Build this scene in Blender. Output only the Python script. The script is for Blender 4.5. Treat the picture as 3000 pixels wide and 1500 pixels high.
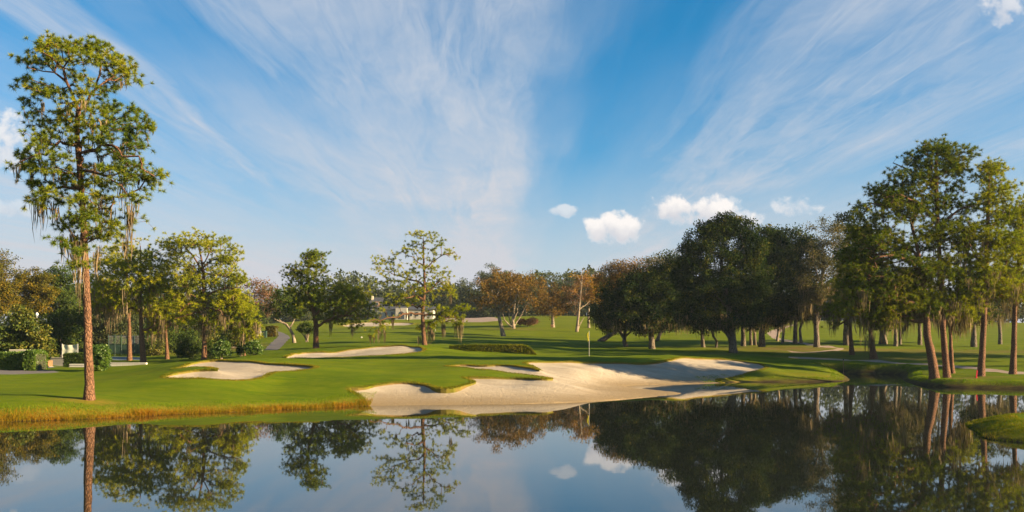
import bpy, math, random
import numpy as np
from mathutils import Vector
from mathutils.geometry import delaunay_2d_cdt

for _o in list(bpy.data.objects):
    bpy.data.objects.remove(_o)
SC = bpy.context.scene
COL = SC.collection

# ------------------------------------------------------------------ camera
F, HZ, CAM = 2600.0, 1000.0, 3.5          # focal length and horizon in photo pixels, eye height above the pond
cd = bpy.data.cameras.new("camera")
cam = bpy.data.objects.new("camera", cd); COL.objects.link(cam)
cam.location = (0, 0, CAM); cam.rotation_euler = (math.radians(90), 0, 0)
cd.sensor_fit = 'HORIZONTAL'; cd.sensor_width = 36.0; cd.lens = 36.0 * F / 3000.0
cd.shift_y = (HZ - 750.0) / 3000.0
cd.clip_start = 0.1; cd.clip_end = 5000
SC.camera = cam

# ------------------------------------------------------------------ render / exposure
SC.view_settings.view_transform = 'Standard'; SC.view_settings.look = 'None'
SC.view_settings.gamma = 1.0; SC.view_settings.exposure = 2.0
SC.view_settings.use_curve_mapping = False
SC.cycles.use_denoising = True
SC.cycles.max_bounces = 6; SC.cycles.diffuse_bounces = 2; SC.cycles.glossy_bounces = 3
SC.cycles.transmission_bounces = 4; SC.cycles.volume_bounces = 1; SC.cycles.transparent_max_bounces = 6
SC.cycles.sample_clamp_indirect = 6.0

# ------------------------------------------------------------------ sun + sky
SUN_EL, SUN_AZ = math.radians(16.5), math.radians(-13.5)   # az from +X towards +Y (negative: behind the camera)
sun_from = Vector((math.cos(SUN_EL) * math.cos(SUN_AZ), math.cos(SUN_EL) * math.sin(SUN_AZ), math.sin(SUN_EL)))
sl = bpy.data.lights.new("sun", 'SUN'); sl.energy = 5.0; sl.angle = math.radians(0.53); sl.color = (1.0, 0.76, 0.44)
so = bpy.data.objects.new("sun", sl); COL.objects.link(so)
so.rotation_euler = (-sun_from).to_track_quat('-Z', 'Y').to_euler()
so.location = (60, -20, 60)

W = bpy.data.worlds.new("World"); SC.world = W; W.use_nodes = True
nt = W.node_tree; nt.nodes.clear()
class NB:
    """tiny node builder"""
    def __init__(s, tree): s.t = tree
    def n(s, typ, **kw):
        nd = s.t.nodes.new(typ)
        for k, v in kw.items(): setattr(nd, k, v)
        return nd
    def set(s, sock, v):
        if isinstance(v, bpy.types.NodeSocket): s.t.links.new(v, sock)
        elif isinstance(v, (tuple, list)) and sock.type == 'RGBA' and len(v) == 3: sock.default_value = (*v, 1)
        else: sock.default_value = v
    def math(s, op, a, b=None, c=None, clamp=False):
        nd = s.n('ShaderNodeMath', operation=op); nd.use_clamp = clamp
        for i, v in enumerate((a, b, c)):
            if v is not None: s.set(nd.inputs[i], v)
        return nd.outputs[0]
    def comb(s, x, y, z):
        nd = s.n('ShaderNodeCombineXYZ')
        for i, v in enumerate((x, y, z)): s.set(nd.inputs[i], v)
        return nd.outputs[0]
    def noise(s, vec, scale=1.0, detail=4, rough=0.5, dist=0.0, lac=2.0):
        nd = s.n('ShaderNodeTexNoise')
        if vec is not None: s.set(nd.inputs['Vector'], vec)
        for k, v in (('Scale', scale), ('Detail', detail), ('Roughness', rough), ('Distortion', dist), ('Lacunarity', lac)): s.set(nd.inputs[k], v)
        return nd.outputs['Fac']
    def ramp(s, fac, stops, interp='LINEAR'):
        nd = s.n('ShaderNodeValToRGB'); cr = nd.color_ramp; cr.interpolation = interp
        while len(cr.elements) < len(stops): cr.elements.new(0.5)
        for e, (p, c) in zip(cr.elements, stops):
            e.position = p; e.color = (c, c, c, 1) if isinstance(c, (int, float)) else (*c, 1)
        s.set(nd.inputs['Fac'], fac)
        return nd.outputs['Color']
    def mix(s, fac, a, b, mode='MIX'):
        nd = s.n('ShaderNodeMix', data_type='RGBA', blend_type=mode)
        s.set(nd.inputs[0], fac); s.set(nd.inputs[6], a); s.set(nd.inputs[7], b)
        return nd.outputs[2]
    def maprange(s, v, a, b, c=0.0, d=1.0, smooth=False):
        nd = s.n('ShaderNodeMapRange'); nd.interpolation_type = 'SMOOTHSTEP' if smooth else 'LINEAR'
        for i, x in enumerate((v, a, b, c, d)): s.set(nd.inputs[i], x)
        return nd.outputs[0]

b = NB(nt)
wo = b.n('ShaderNodeOutputWorld'); bg = b.n('ShaderNodeBackground'); nt.links.new(bg.outputs[0], wo.inputs[0])
sky = b.n('ShaderNodeTexSky'); sky.sky_type = 'NISHITA'; sky.sun_disc = False
sky.sun_elevation = SUN_EL; sky.sun_rotation = math.radians(90.0) - SUN_AZ
sky.air_density = 1.0; sky.dust_density = 0.6; sky.ozone_density = 2.5
tc = b.n('ShaderNodeTexCoord'); sep = b.n('ShaderNodeSeparateXYZ'); nt.links.new(tc.outputs['Generated'], sep.inputs[0])
dx, dy, dz = sep.outputs
zc = b.math('MAXIMUM', dz, 0.012)
u = b.math('DIVIDE', dx, zc); v = b.math('DIVIDE', dy, zc)
# cirrus: long parallel streaks of a high flat layer, so they fan out from the horizon
big = b.noise(b.comb(b.math('MULTIPLY', u, 1.0), b.math('MULTIPLY', v, 0.16), 3.1), 1.0, 3, 0.5)
mid_n = b.noise(b.comb(b.math('MULTIPLY', u, 3.0), b.math('MULTIPLY', v, 0.45), 8.3), 1.0, 4, 0.55)
uw = b.math('ADD', b.math('ADD', u, b.math('MULTIPLY_ADD', big, 0.7, -0.35)), b.math('MULTIPLY_ADD', mid_n, 0.36, -0.18))
bands = b.ramp(b.maprange(uw, -3.0, 3.0), [(0.0, .60), (.10, .66), (.17, .42), (.21, .16), (.235, .72), (.268, .76), (.295, .24),
                                         (.325, .20), (.36, .62), (.42, .70), (.46, .88), (.492, .80), (.535, .22), (.565, .05), (.605, .04), (.64, .34),
                                         (.675, .66), (.725, .80), (.78, .66), (.86, .50), (1.0, .62)], 'EASE')
st1 = b.noise(b.comb(b.math('MULTIPLY', uw, 3.2), b.math('MULTIPLY', v, 0.30), 0.0), 1.0, 8, 0.62, 0.6)
st2 = b.noise(b.comb(b.math('MULTIPLY', uw, 11.0), b.math('MULTIPLY', v, 1.5), 5.0), 1.0, 9, 0.66, 1.2)
st3 = b.noise(b.comb(b.math('MULTIPLY', uw, 1.3), b.math('MULTIPLY', v, 0.55), 2.0), 1.0, 6, 0.55, 0.5)
st = b.math('ADD', b.math('ADD', b.math('MULTIPLY', st1, 0.44), b.math('MULTIPLY', st2, 0.24)), b.math('MULTIPLY', st3, 0.32))
cir = b.math('MULTIPLY', b.maprange(st, 0.30, 0.64, 0.0, 1.3), bands)
cir = b.math('ADD', cir, b.math('MULTIPLY', b.maprange(st, 0.40, 0.75), 0.10), clamp=True)
el = b.math('ARCSINE', dz)
fanm = b.ramp(b.maprange(uw, -3.0, 3.0), [(0.0, .75), (.18, .60), (.26, .62), (.33, .82), (.44, .98), (.495, 1.0), (.53, .42), (.565, .20), (.62, .30), (.72, .58), (1.0, .55)], 'EASE')
fan = b.math('MULTIPLY', b.math('MULTIPLY', fanm, b.maprange(el, 0.40, 0.15, 0.0, 1.0, True)), b.maprange(st, 0.30, 0.60, 0.45, 1.25))
cir = b.math('MAXIMUM', cir, fan)
low = b.maprange(el, 0.02, 0.25, 0.92, 0.0, True)
cir = b.math('MULTIPLY', cir, b.maprange(el, 0.38, 0.8, 1.0, 0.35))
cir = b.math('MAXIMUM', b.math('MULTIPLY', cir, 0.86), b.math('ADD', b.math('MULTIPLY', low, 0.86), b.math('MULTIPLY', cir, 0.42)), clamp=True)
# fair-weather cumulus puffs low over the trees
yc = b.math('MAXIMUM', dy, 0.02)
ax_ = b.math('DIVIDE', dx, yc); bx_ = b.math('DIVIDE', dz, yc)
front = b.math('GREATER_THAN', dy, 0.03)
pv = b.comb(ax_, bx_, 0.7)
pn = b.noise(pv, 42.0, 8, 0.56, 0.25); pn2 = b.noise(pv, 12.0, 3, 0.5)
bil = b.math('ABSOLUTE', b.math('MULTIPLY_ADD', b.noise(pv, 26.0, 6, 0.55, 0.2), 2.0, -1.0))
warp = b.math('ADD', b.math('ADD', b.math('MULTIPLY_ADD', pn, 4.2, -2.1), b.math('MULTIPLY_ADD', pn2, 2.2, -1.1)), b.math('MULTIPLY_ADD', bil, 2.2, -0.25))
puffs = [(1800, 668, 88, 48, 1.0), (1975, 612, 82, 46, 1.0), (2080, 620, 115, 48, 1.0), (2170, 642, 80, 34, .8), (2330, 600, 80, 36, .62), (1660, 617, 42, 17, .55),
         (2935, 20, 65, 50, .6), (-10, 415, 110, 90, .75), (60, 610, 120, 26, .3)]
dens = None; under = None
for (px, py, rx, ry, k) in puffs:
    a0, b0 = (px - 1500) / F, (HZ - py) / F
    ex = b.math('DIVIDE', b.math('SUBTRACT', ax_, a0), rx / F); ey = b.math('DIVIDE', b.math('SUBTRACT', bx_, b0), ry / F)
    r2 = b.math('ADD', b.math('MULTIPLY', ex, ex), b.math('MULTIPLY', ey, ey))
    e = b.math('ADD', b.math('SUBTRACT', 1.0, r2), warp)
    d_ = b.math('MULTIPLY', b.maprange(e, -0.1, 0.95, 0, 1, True), k)
    dens = d_ if dens is None else b.math('MAXIMUM', dens, d_)
    u_ = b.math('MULTIPLY', b.maprange(ey, 0.5, -1.0), d_)
    under = u_ if under is None else b.math('MAXIMUM', under, u_)
dens = b.math('MULTIPLY', dens, front)
SKYK = 0.055
hs = b.n('ShaderNodeHueSaturation'); hs.inputs['Hue'].default_value = 0.492; hs.inputs['Saturation'].default_value = 1.18; hs.inputs['Value'].default_value = 1.0
tint = b.mix(1.0, sky.outputs[0], (.34, .61, .78), 'MULTIPLY'); nt.links.new(tint, hs.inputs['Color'])
cirrus_col = b.mix(b.maprange(el, 0.0, 0.30), (2.80, 2.84, 3.06), (2.95, 3.08, 3.36))
c1 = b.mix(cir, hs.outputs[0], cirrus_col)
cum_col = b.mix(b.math('ADD', b.math('MULTIPLY', under, 1.0), b.math('ADD', b.math('MULTIPLY_ADD', pn, -1.5, 0.75), b.math('MULTIPLY_ADD', bil, -0.7, 0.15)), clamp=True), (4.5, 4.3, 4.15), (2.5, 2.6, 2.95))
c2 = b.mix(dens, c1, cum_col)
nt.links.new(c2, bg.inputs['Color']); bg.inputs['Strength'].default_value = SKYK

# ------------------------------------------------------------------ helpers
def at(px, py, d):                      # photo pixel + distance -> point
    return np.array([(px - 1500.0) / F * d, d, CAM - (py - HZ) / F * d])
def X(px, d): return (px - 1500.0) / F * d

def mesh_np(name, verts, faces, mats, smooth=False, attr=None):
    """verts (n,3), faces list of arrays [(k,3) and/or (k,4)]"""
    me = bpy.data.meshes.new(name)
    verts = np.asarray(verts, dtype=np.float32)
    fl = [np.asarray(f, dtype=np.int32) for f in (faces if isinstance(faces, list) else [faces]) if len(f)]
    me.vertices.add(len(verts)); me.vertices.foreach_set('co', verts.ravel())
    nl = sum(f.size for f in fl); nf = sum(len(f) for f in fl)
    me.loops.add(nl); me.polygons.add(nf)
    me.loops.foreach_set('vertex_index', np.concatenate([f.ravel() for f in fl]))
    tot = np.concatenate([np.full(len(f), f.shape[1], dtype=np.int32) for f in fl])
    me.polygons.foreach_set('loop_start', np.concatenate([[0], np.cumsum(tot)[:-1]]).astype(np.int32))
    me.polygons.foreach_set('loop_total', tot)
    me.polygons.foreach_set('use_smooth', np.full(nf, bool(smooth), dtype=bool))
    if attr:
        for k, val in attr.items():
            a = me.attributes.new(k, 'FLOAT', 'POINT'); a.data.foreach_set('value', np.asarray(val, dtype=np.float32))
    me.update(calc_edges=True); me.validate()
    for m in (mats if isinstance(mats, (list, tuple)) else [mats]): me.materials.append(m)
    return me
def obj(name, me, parent=None, loc=None, **props):
    o = bpy.data.objects.new(name, me); COL.objects.link(o)
    if parent is not None: o.parent = parent
    if loc is not None: o.location = loc
    for k, val in props.items(): o[k] = val
    return o
def thing(name, label, cat, loc, group=None, rz=0.0):
    o = obj(name, None, None, loc, label=label, category=cat)
    o.rotation_euler.z = rz; o.empty_display_size = 0.3
    if group: o['group'] = group
    return o
class MB:
    """collects simple solids into one mesh"""
    def __init__(s): s.v = []; s.f4 = []; s.f3 = []; s.k = 0
    def add(s, v, f4=(), f3=()):
        s.v.append(np.asarray(v, float))
        s.f4 += [[i + s.k for i in f] for f in f4]; s.f3 += [[i + s.k for i in f] for f in f3]
        s.k += len(v); return s
    def box(s, x0, x1, y0, y1, z0, z1, bev=0.0):
        c = [(x0, y0, z0), (x1, y0, z0), (x1, y1, z0), (x0, y1, z0)]
        if bev <= 0:
            return s.add(c + [(x, y, z1) for x, y, _ in c], [(3, 2, 1, 0), (4, 5, 6, 7), (0, 1, 5, 4), (1, 2, 6, 5), (2, 3, 7, 6), (3, 0, 4, 7)])
        t = [(x, y, z1 - bev) for x, y, _ in c]
        e = [(x0 + bev, y0 + bev, z1), (x1 - bev, y0 + bev, z1), (x1 - bev, y1 - bev, z1), (x0 + bev, y1 - bev, z1)]
        q = [(3, 2, 1, 0)] + [(i, (i + 1) % 4, 4 + (i + 1) % 4, 4 + i) for i in range(4)] + [(4 + i, 4 + (i + 1) % 4, 8 + (i + 1) % 4, 8 + i) for i in range(4)] + [(8, 9, 10, 11)]
        return s.add(c + t + e, q)
    def lathe(s, prof, n=12, c=(0, 0)):
        v = []; f = []
        for r, z in prof:
            for i in range(n):
                a = 2 * math.pi * i / n; v.append((c[0] + r * math.cos(a), c[1] + r * math.sin(a), z))
        for j in range(len(prof) - 1):
            for i in range(n): f.append((j * n + i, j * n + (i + 1) % n, (j + 1) * n + (i + 1) % n, (j + 1) * n + i))
        return s.add(v, f)
    def quads(s, pts): return s.add(pts, [tuple(range(i, i + 4)) for i in range(0, len(pts), 4)])
    def mesh(s, name, mat, smooth=False):
        return mesh_np(name, np.concatenate(s.v), [np.array(s.f4, int).reshape(-1, 4), np.array(s.f3, int).reshape(-1, 3)], mat, smooth)

# ------------------------------------------------------------------ materials
MATS = {}
def mat(name, build):
    m = bpy.data.materials.new(name); m.use_nodes = True; m.node_tree.nodes.clear()
    nb = NB(m.node_tree); out = nb.n('ShaderNodeOutputMaterial'); build(nb, out); MATS[name] = m
    return m
def principled(nb, out, col, rough=0.8, bump=None, bstr=0.3, bdist=0.02, spec=0.3):
    p = nb.n('ShaderNodeBsdfPrincipled'); nb.set(p.inputs['Base Color'], col); nb.set(p.inputs['Roughness'], rough)
    p.inputs['Specular IOR Level'].default_value = spec
    if bump is not None:
        bp = nb.n('ShaderNodeBump'); bp.inputs['Strength'].default_value = bstr; bp.inputs['Distance'].default_value = bdist
        nb.set(bp.inputs['Height'], bump); nb.t.links.new(bp.outputs[0], p.inputs['Normal'])
    nb.t.links.new(p.outputs[0], out.inputs['Surface']); return p
def plain(name, c0, c1, scale=2.0, rough=0.85, bump=0.3, bdist=0.02, detail=6):
    def f(nb, out):
        t = nb.n('ShaderNodeTexCoord'); n1 = nb.noise(t.outputs['Object'], scale, detail, 0.6)
        principled(nb, out, nb.ramp(n1, [(.3, c0), (.7, c1)]), rough, n1, bump, bdist)
    return mat(name, f)
def foliage(name, stops, trans=0.35, patch=None, pscale=0.35, gloss=0.0):
    """leaf colours vary per leaf and in larger patches; light passes through"""
    def f(nb, out):
        g = nb.n('ShaderNodeNewGeometry'); t = nb.n('ShaderNodeTexCoord')
        n1 = nb.noise(t.outputs['Object'], pscale, 3, 0.5)
        fac = nb.math('ADD', nb.math('MULTIPLY', g.outputs['Random Per Island'], 0.6), nb.math('MULTIPLY_ADD', n1, 1.5, -0.55), clamp=True)
        c = nb.ramp(fac, stops)
        d = nb.n('ShaderNodeBsdfDiffuse'); tr = nb.n('ShaderNodeBsdfTranslucent'); mx = nb.n('ShaderNodeMixShader')
        nb.set(d.inputs['Color'], c); nb.set(tr.inputs['Color'], nb.mix(1.0, c, (1.0, 1.12, 0.55), 'MULTIPLY')); mx.inputs[0].default_value = trans
        nb.t.links.new(d.outputs[0], mx.inputs[1]); nb.t.links.new(tr.outputs[0], mx.inputs[2])
        last = mx.outputs[0]
        if gloss:
            gl = nb.n('ShaderNodeBsdfGlossy'); gl.inputs['Roughness'].default_value = 0.45; m2 = nb.n('ShaderNodeMixShader'); m2.inputs[0].default_value = gloss
            nb.set(gl.inputs['Color'], (.9, .9, .85)); nb.t.links.new(last, m2.inputs[1]); nb.t.links.new(gl.outputs[0], m2.inputs[2]); last = m2.outputs[0]
        nb.t.links.new(last, out.inputs['Surface'])
    return mat(name, f)

def _lawn(nb, out):
    t = nb.n('ShaderNodeTexCoord'); at_ = nb.n('ShaderNodeAttribute'); at_.attribute_name = 'dry'
    P = t.outputs['Object']
    mp = nb.n('ShaderNodeMapping'); mp.inputs['Scale'].default_value = (0.30, 1.0, 1.0); nb.t.links.new(P, mp.inputs[0])
    n1 = nb.noise(mp.outputs[0], 0.16, 5, 0.6, 0.4); n2 = nb.noise(mp.outputs[0], 1.3, 6, 0.65); n3 = nb.noise(P, 14.0, 5, 0.7)
    base = nb.ramp(n1, [(.30, (.068, .112, .002)), (.52, (.108, .146, .003)), (.72, (.148, .164, .004))])
    base = nb.mix(nb.maprange(n2, .42, .68, 0, .75), base, (.130, .146, .005))
    base = nb.mix(nb.maprange(n3, .3, .8, 0, .45), base, (.036, .066, .002))
    mp4 = nb.n('ShaderNodeMapping'); mp4.inputs['Scale'].default_value = (0.13, 0.5, 1.0); nb.t.links.new(P, mp4.inputs[0])
    n4 = nb.noise(mp4.outputs[0], 1.0, 5, 0.65, 0.3); n5 = nb.noise(mp.outputs[0], 3.2, 5, 0.72)
    base = nb.mix(nb.maprange(n4, .36, .64, .0, .62), base, (.040, .082, .002))
    base = nb.mix(nb.maprange(n5, .44, .70, 0, .55), base, (.145, .160, .006))
    dry = nb.math('MULTIPLY', at_.outputs['Fac'], nb.maprange(nb.noise(P, 3.5, 5, .65), .25, .62, .15, 1.15), clamp=True)
    base = nb.mix(dry, base, (.20, .140, .020))
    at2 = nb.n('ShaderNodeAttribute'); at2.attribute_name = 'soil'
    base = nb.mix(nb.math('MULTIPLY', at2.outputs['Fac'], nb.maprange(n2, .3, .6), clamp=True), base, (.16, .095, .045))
    at3 = nb.n('ShaderNodeAttribute'); at3.attribute_name = 'mud_shade'
    base = nb.mix(nb.math('MULTIPLY', at3.outputs['Fac'], nb.maprange(n2, .2, .5), clamp=True), base, (.030, .022, .012))  # near-black waterline mud, also the painted shade of the right bank
    hgt = nb.math('ADD', n3, nb.math('MULTIPLY', nb.noise(P, 60.0, 3, .6), .5))
    principled(nb, out, base, 0.9, hgt, 0.55, 0.05, 0.03)
mat('lawn', _lawn)
def _sand(nb, out):
    t = nb.n('ShaderNodeTexCoord'); P = t.outputs['Object']; a = nb.n('ShaderNodeAttribute'); a.attribute_name = 'wet'
    mp = nb.n('ShaderNodeMapping'); mp.inputs['Scale'].default_value = (0.35, 1.0, 1.0); nb.t.links.new(P, mp.inputs[0])
    n1 = nb.noise(mp.outputs[0], 0.9, 6, .6, .3); n2 = nb.noise(P, 9.0, 6, .7); n3 = nb.noise(P, 45.0, 3, .6)
    c = nb.ramp(n1, [(.28, (.27, .225, .165)), (.6, (.365, .315, .245)), (.8, (.42, .375, .305))])
    c = nb.mix(nb.maprange(n2, .48, .75, 0, .55), c, (.22, .17, .12))
    vo = nb.n('ShaderNodeTexVoronoi'); vo.inputs['Scale'].default_value = 2.3; nb.t.links.new(P, vo.inputs['Vector'])
    c = nb.mix(nb.math('MULTIPLY', nb.maprange(vo.outputs['Distance'], .05, .02), nb.maprange(n1, .4, .7)), c, (.22, .17, .11))
    wf = nb.math('MULTIPLY', a.outputs['Fac'], nb.maprange(n2, .2, .65, .35, 1.1), clamp=True)
    c = nb.mix(wf, c, (.235, .165, .080))
    wv = nb.n('ShaderNodeTexWave'); wv.inputs['Scale'].default_value = 2.2; wv.inputs['Distortion'].default_value = 6.0; wv.inputs['Detail'].default_value = 3.0; nb.t.links.new(mp.outputs[0], wv.inputs['Vector'])
    vf = nb.n('ShaderNodeTexVoronoi'); vf.inputs['Scale'].default_value = 1.6; nb.t.links.new(P, vf.inputs['Vector'])
    h = nb.math('ADD', nb.math('ADD', nb.math('MULTIPLY', n2, .8), nb.math('MULTIPLY', n3, .3)), nb.math('ADD', nb.math('MULTIPLY', wv.outputs['Fac'], .035), nb.math('MULTIPLY', nb.maprange(vf.outputs['Distance'], .0, .25), .5)))
    principled(nb, out, c, 0.9, h, 0.8, 0.10, 0.12)
mat('sand', _sand)
def _water(nb, out):
    t = nb.n('ShaderNodeTexCoord'); mp = nb.n('ShaderNodeMapping'); mp.inputs['Scale'].default_value = (0.5, 1.4, 1.0); nb.t.links.new(t.outputs['Object'], mp.inputs[0])
    n1 = nb.noise(mp.outputs[0], 1.1, 4, .5)
    p = principled(nb, out, (.010, .013, .010), 0.015, n1, 0.05, 0.008, 0.5)
    p.inputs['IOR'].default_value = 1.65; p.inputs['Specular Tint'].default_value = (.63, .75, 1.0, 1)
mat('water', _water)
plain('asphalt', (.085, .075, .075), (.14, .125, .12), 3.0)
plain('path_dirt', (.21, .15, .11), (.30, .22, .17), 2.0)
def bark(name, c0, c1, c2, scale=7.0, stretch=.28, bstr=.9, bd=.05):
    def f(nb, out):
        t = nb.n('ShaderNodeTexCoord'); mp = nb.n('ShaderNodeMapping'); mp.inputs['Scale'].default_value = (1, 1, stretch); nb.t.links.new(t.outputs['Object'], mp.inputs[0])
        w = nb.noise(mp.outputs[0], scale * .6, 4, .6); vm = nb.n('ShaderNodeVectorMath', operation='ADD'); nb.t.links.new(mp.outputs[0], vm.inputs[0])
        nb.set(vm.inputs[1], nb.comb(nb.math('MULTIPLY', w, .12), nb.math('MULTIPLY', w, .09), 0.0))
        vo = nb.n('ShaderNodeTexVoronoi'); vo.feature = 'DISTANCE_TO_EDGE'; vo.inputs['Scale'].default_value = scale; nb.t.links.new(vm.outputs[0], vo.inputs['Vector'])
        n2 = nb.noise(mp.outputs[0], scale * 2.5, 6, .7)
        pl = nb.maprange(vo.outputs['Distance'], 0.0, 0.22)
        c = nb.mix(nb.maprange(n2, .3, .7), c1, c2); c = nb.mix(nb.maprange(pl, 0, .5), c0, c)
        principled(nb, out, c, .9, nb.math('ADD', pl, nb.math('MULTIPLY', n2, .4)), bstr, bd, .1)
    return mat(name, f)
bark('pine_bark', (.035, .018, .012), (.135, .066, .035), (.245, .135, .08), 13.0, .33, 1.0, .04)
bark('oak_bark', (.035, .027, .020), (.12, .095, .07), (.20, .16, .12), 6.0, .2)
bark('pale_bark', (.07, .052, .035), (.20, .155, .105), (.31, .25, .18), 4.0, .2)
foliage('needles', [(0.0, (.030, .062, .012)), (.38, (.090, .132, .011)), (.75, (.205, .222, .012)), (1.0, (.32, .27, .016))], .22)
foliage('needles_gold', [(0.0, (.070, .105, .008)), (.4, (.205, .235, .009)), (.8, (.34, .32, .012)), (1.0, (.42, .32, .016))], .26)
foliage('needles_green', [(0.0, (.026, .055, .010)), (.45, (.095, .130, .010)), (.85, (.22, .215, .012)), (1.0, (.30, .24, .018))], .26, pscale=.5)
foliage('oak_leaves', [(0.0, (.009, .020, .007)), (.45, (.019, .036, .009)), (.78, (.055, .068, .010)), (1.0, (.16, .130, .014))], .18, pscale=.5)
foliage('grey_oak_leaves', [(0.0, (.045, .048, .020)), (.5, (.085, .078, .030)), (1.0, (.15, .115, .05))], .25)
foliage('autumn_leaves', [(0.0, (.060, .048, .018)), (.35, (.110, .070, .018)), (.7, (.20, .100, .016)), (1.0, (.11, .10, .018))], .3)
foliage('orange_leaves', [(0.0, (.12, .065, .014)), (.5, (.25, .125, .013)), (1.0, (.36, .20, .018))], .33)
foliage('red_twig_leaves', [(0.0, (.12, .060, .035)), (.5, (.19, .095, .055)), (1.0, (.20, .13, .07))], .3)
foliage('gold_leaves', [(0.0, (.035, .045, .010)), (.5, (.095, .085, .012)), (1.0, (.22, .135, .014))], .28)
foliage('dark_leaves', [(0.0, (.022, .045, .012)), (.5, (.050, .080, .016)), (1.0, (.10, .115, .02))], .28)
foliage('shrub_leaves', [(0.0, (.030, .070, .010)), (.5, (.070, .130, .012)), (1.0, (.14, .19, .016))], .3, gloss=.03)
foliage('magnolia_leaves', [(0.0, (.026, .050, .010)), (.45, (.070, .090, .012)), (1.0, (.20, .155, .02))], .25, gloss=.012)
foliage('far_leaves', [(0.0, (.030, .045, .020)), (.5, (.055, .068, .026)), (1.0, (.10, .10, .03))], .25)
foliage('moss', [(0.0, (.085, .065, .040)), (.5, (.17, .125, .075)), (1.0, (.28, .21, .13))], .3)
foliage('hedge_leaves', [(0.0, (.045, .065, .008)), (.5, (.10, .115, .010)), (1.0, (.19, .17, .016))], .25)
foliage('bank_grass', [(0.0, (.07, .09, .006)), (.3, (.18, .15, .010)), (.65, (.27, .14, .012)), (1.0, (.21, .075, .012))], .3, pscale=.5)
foliage('fringe_grass', [(0.0, (.07, .10, .007)), (.5, (.15, .145, .012)), (1.0, (.24, .15, .018))], .3, pscale=.6)
foliage('short_grass', [(0.0, (.060, .12, .008)), (.5, (.12, .18, .010)), (1.0, (.20, .21, .014))], .3, pscale=.5)
plain('core_twigs', (.018, .022, .010), (.045, .045, .02), 4.0)
plain('white_paint', (.42, .40, .34), (.52, .49, .43), 1.5, .6, .0)
plain('cream_wall', (.52, .45, .32), (.64, .57, .43), 1.2, .8, .2)
plain('club_wall', (.28, .26, .22), (.38, .36, .31), 1.2, .8, .2)
plain('grey_wall', (.16, .15, .13), (.25, .23, .20), 1.5)
plain('brown_wood', (.14, .075, .035), (.25, .14, .07), 3.0)
plain('dark_roof', (.030, .034, .045), (.06, .062, .075), 2.0)
plain('tile_roof', (.24, .10, .05), (.34, .16, .09), 3.0)
plain('window_glass', (.02, .03, .04), (.05, .06, .07), 1.0, .15, .0)
plain('green_metal', (.015, .035, .025), (.03, .06, .04), 3.0, .5)
plain('grey_metal', (.20, .20, .20), (.32, .32, .32), 3.0, .4)
plain('yellow_cloth', (.42, .34, .009), (.52, .43, .012), 2.0, .8, .1)
plain('red_paint', (.45, .012, .02), (.60, .02, .03), 2.0, .5, .1)
plain('court_blue', (.085, .12, .15), (.13, .17, .20), 1.0)
plain('globe_glass', (.80, .80, .78), (.88, .88, .86), 1.0, .3, .0)
plain('screen_cloth', (.40, .42, .34), (.52, .52, .42), .8, .7, .2)
# ------------------------------------------------------------------ terrain
R0 = np.random.default_rng(7)
def W2(px, py): d = CAM * F / (py - HZ); return ((px - 1500.0) / F * d, d)      # a pixel on the water plane
shore_px = [(-700, 1262), (-300, 1248), (0, 1236), (120, 1232), (262, 1228), (360, 1222), (450, 1217), (580, 1211), (700, 1207), (800, 1201), (900, 1197), (980, 1193),
            (1040, 1190), (1062, 1189.5), (1150, 1188.5), (1250, 1187.5), (1400, 1186), (1500, 1185), (1600, 1183), (1700, 1179), (1800, 1173.5), (1880, 1167),
            (1950, 1161), (1990, 1156.5), (2006, 1153), (1985, 1148), (1930, 1143), (1870, 1137.5), (1835, 1133), (1850, 1129.5), (1900, 1127.5), (2000, 1126.5),
            (2070, 1125), (2123, 1122), (2150, 1119.5), (2220, 1119.5), (2300, 1119.5), (2400, 1119), (2470, 1118), (2494, 1116.5), (2490, 1109), (2470, 1103),
            (2445, 1099), (2425, 1096), (2440, 1094), (2480, 1095), (2520, 1096), (2580, 1096.5), (2630, 1098), (2650, 1102), (2640, 1110), (2648, 1116),
            (2665, 1123), (2690, 1129), (2740, 1134), (2800, 1136), (2900, 1138), (3000, 1140), (3150, 1143), (3300, 1150)]
POND = [W2(*p) for p in shore_px] + [(46, 55), (47, 45), (38, 43), (30, 42), (23, 40.5), (19.6, 38.5), (18.5, 36.0), (17.6, 33.6), (16.9, 31.8), (17.5, 30.7), (19.2, 29.4), (24, 27),
                                     (40, 24), (48, 14), (20, 8), (-20, 8), (-50, 12), (-58, 28), (-45, 34)]
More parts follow.
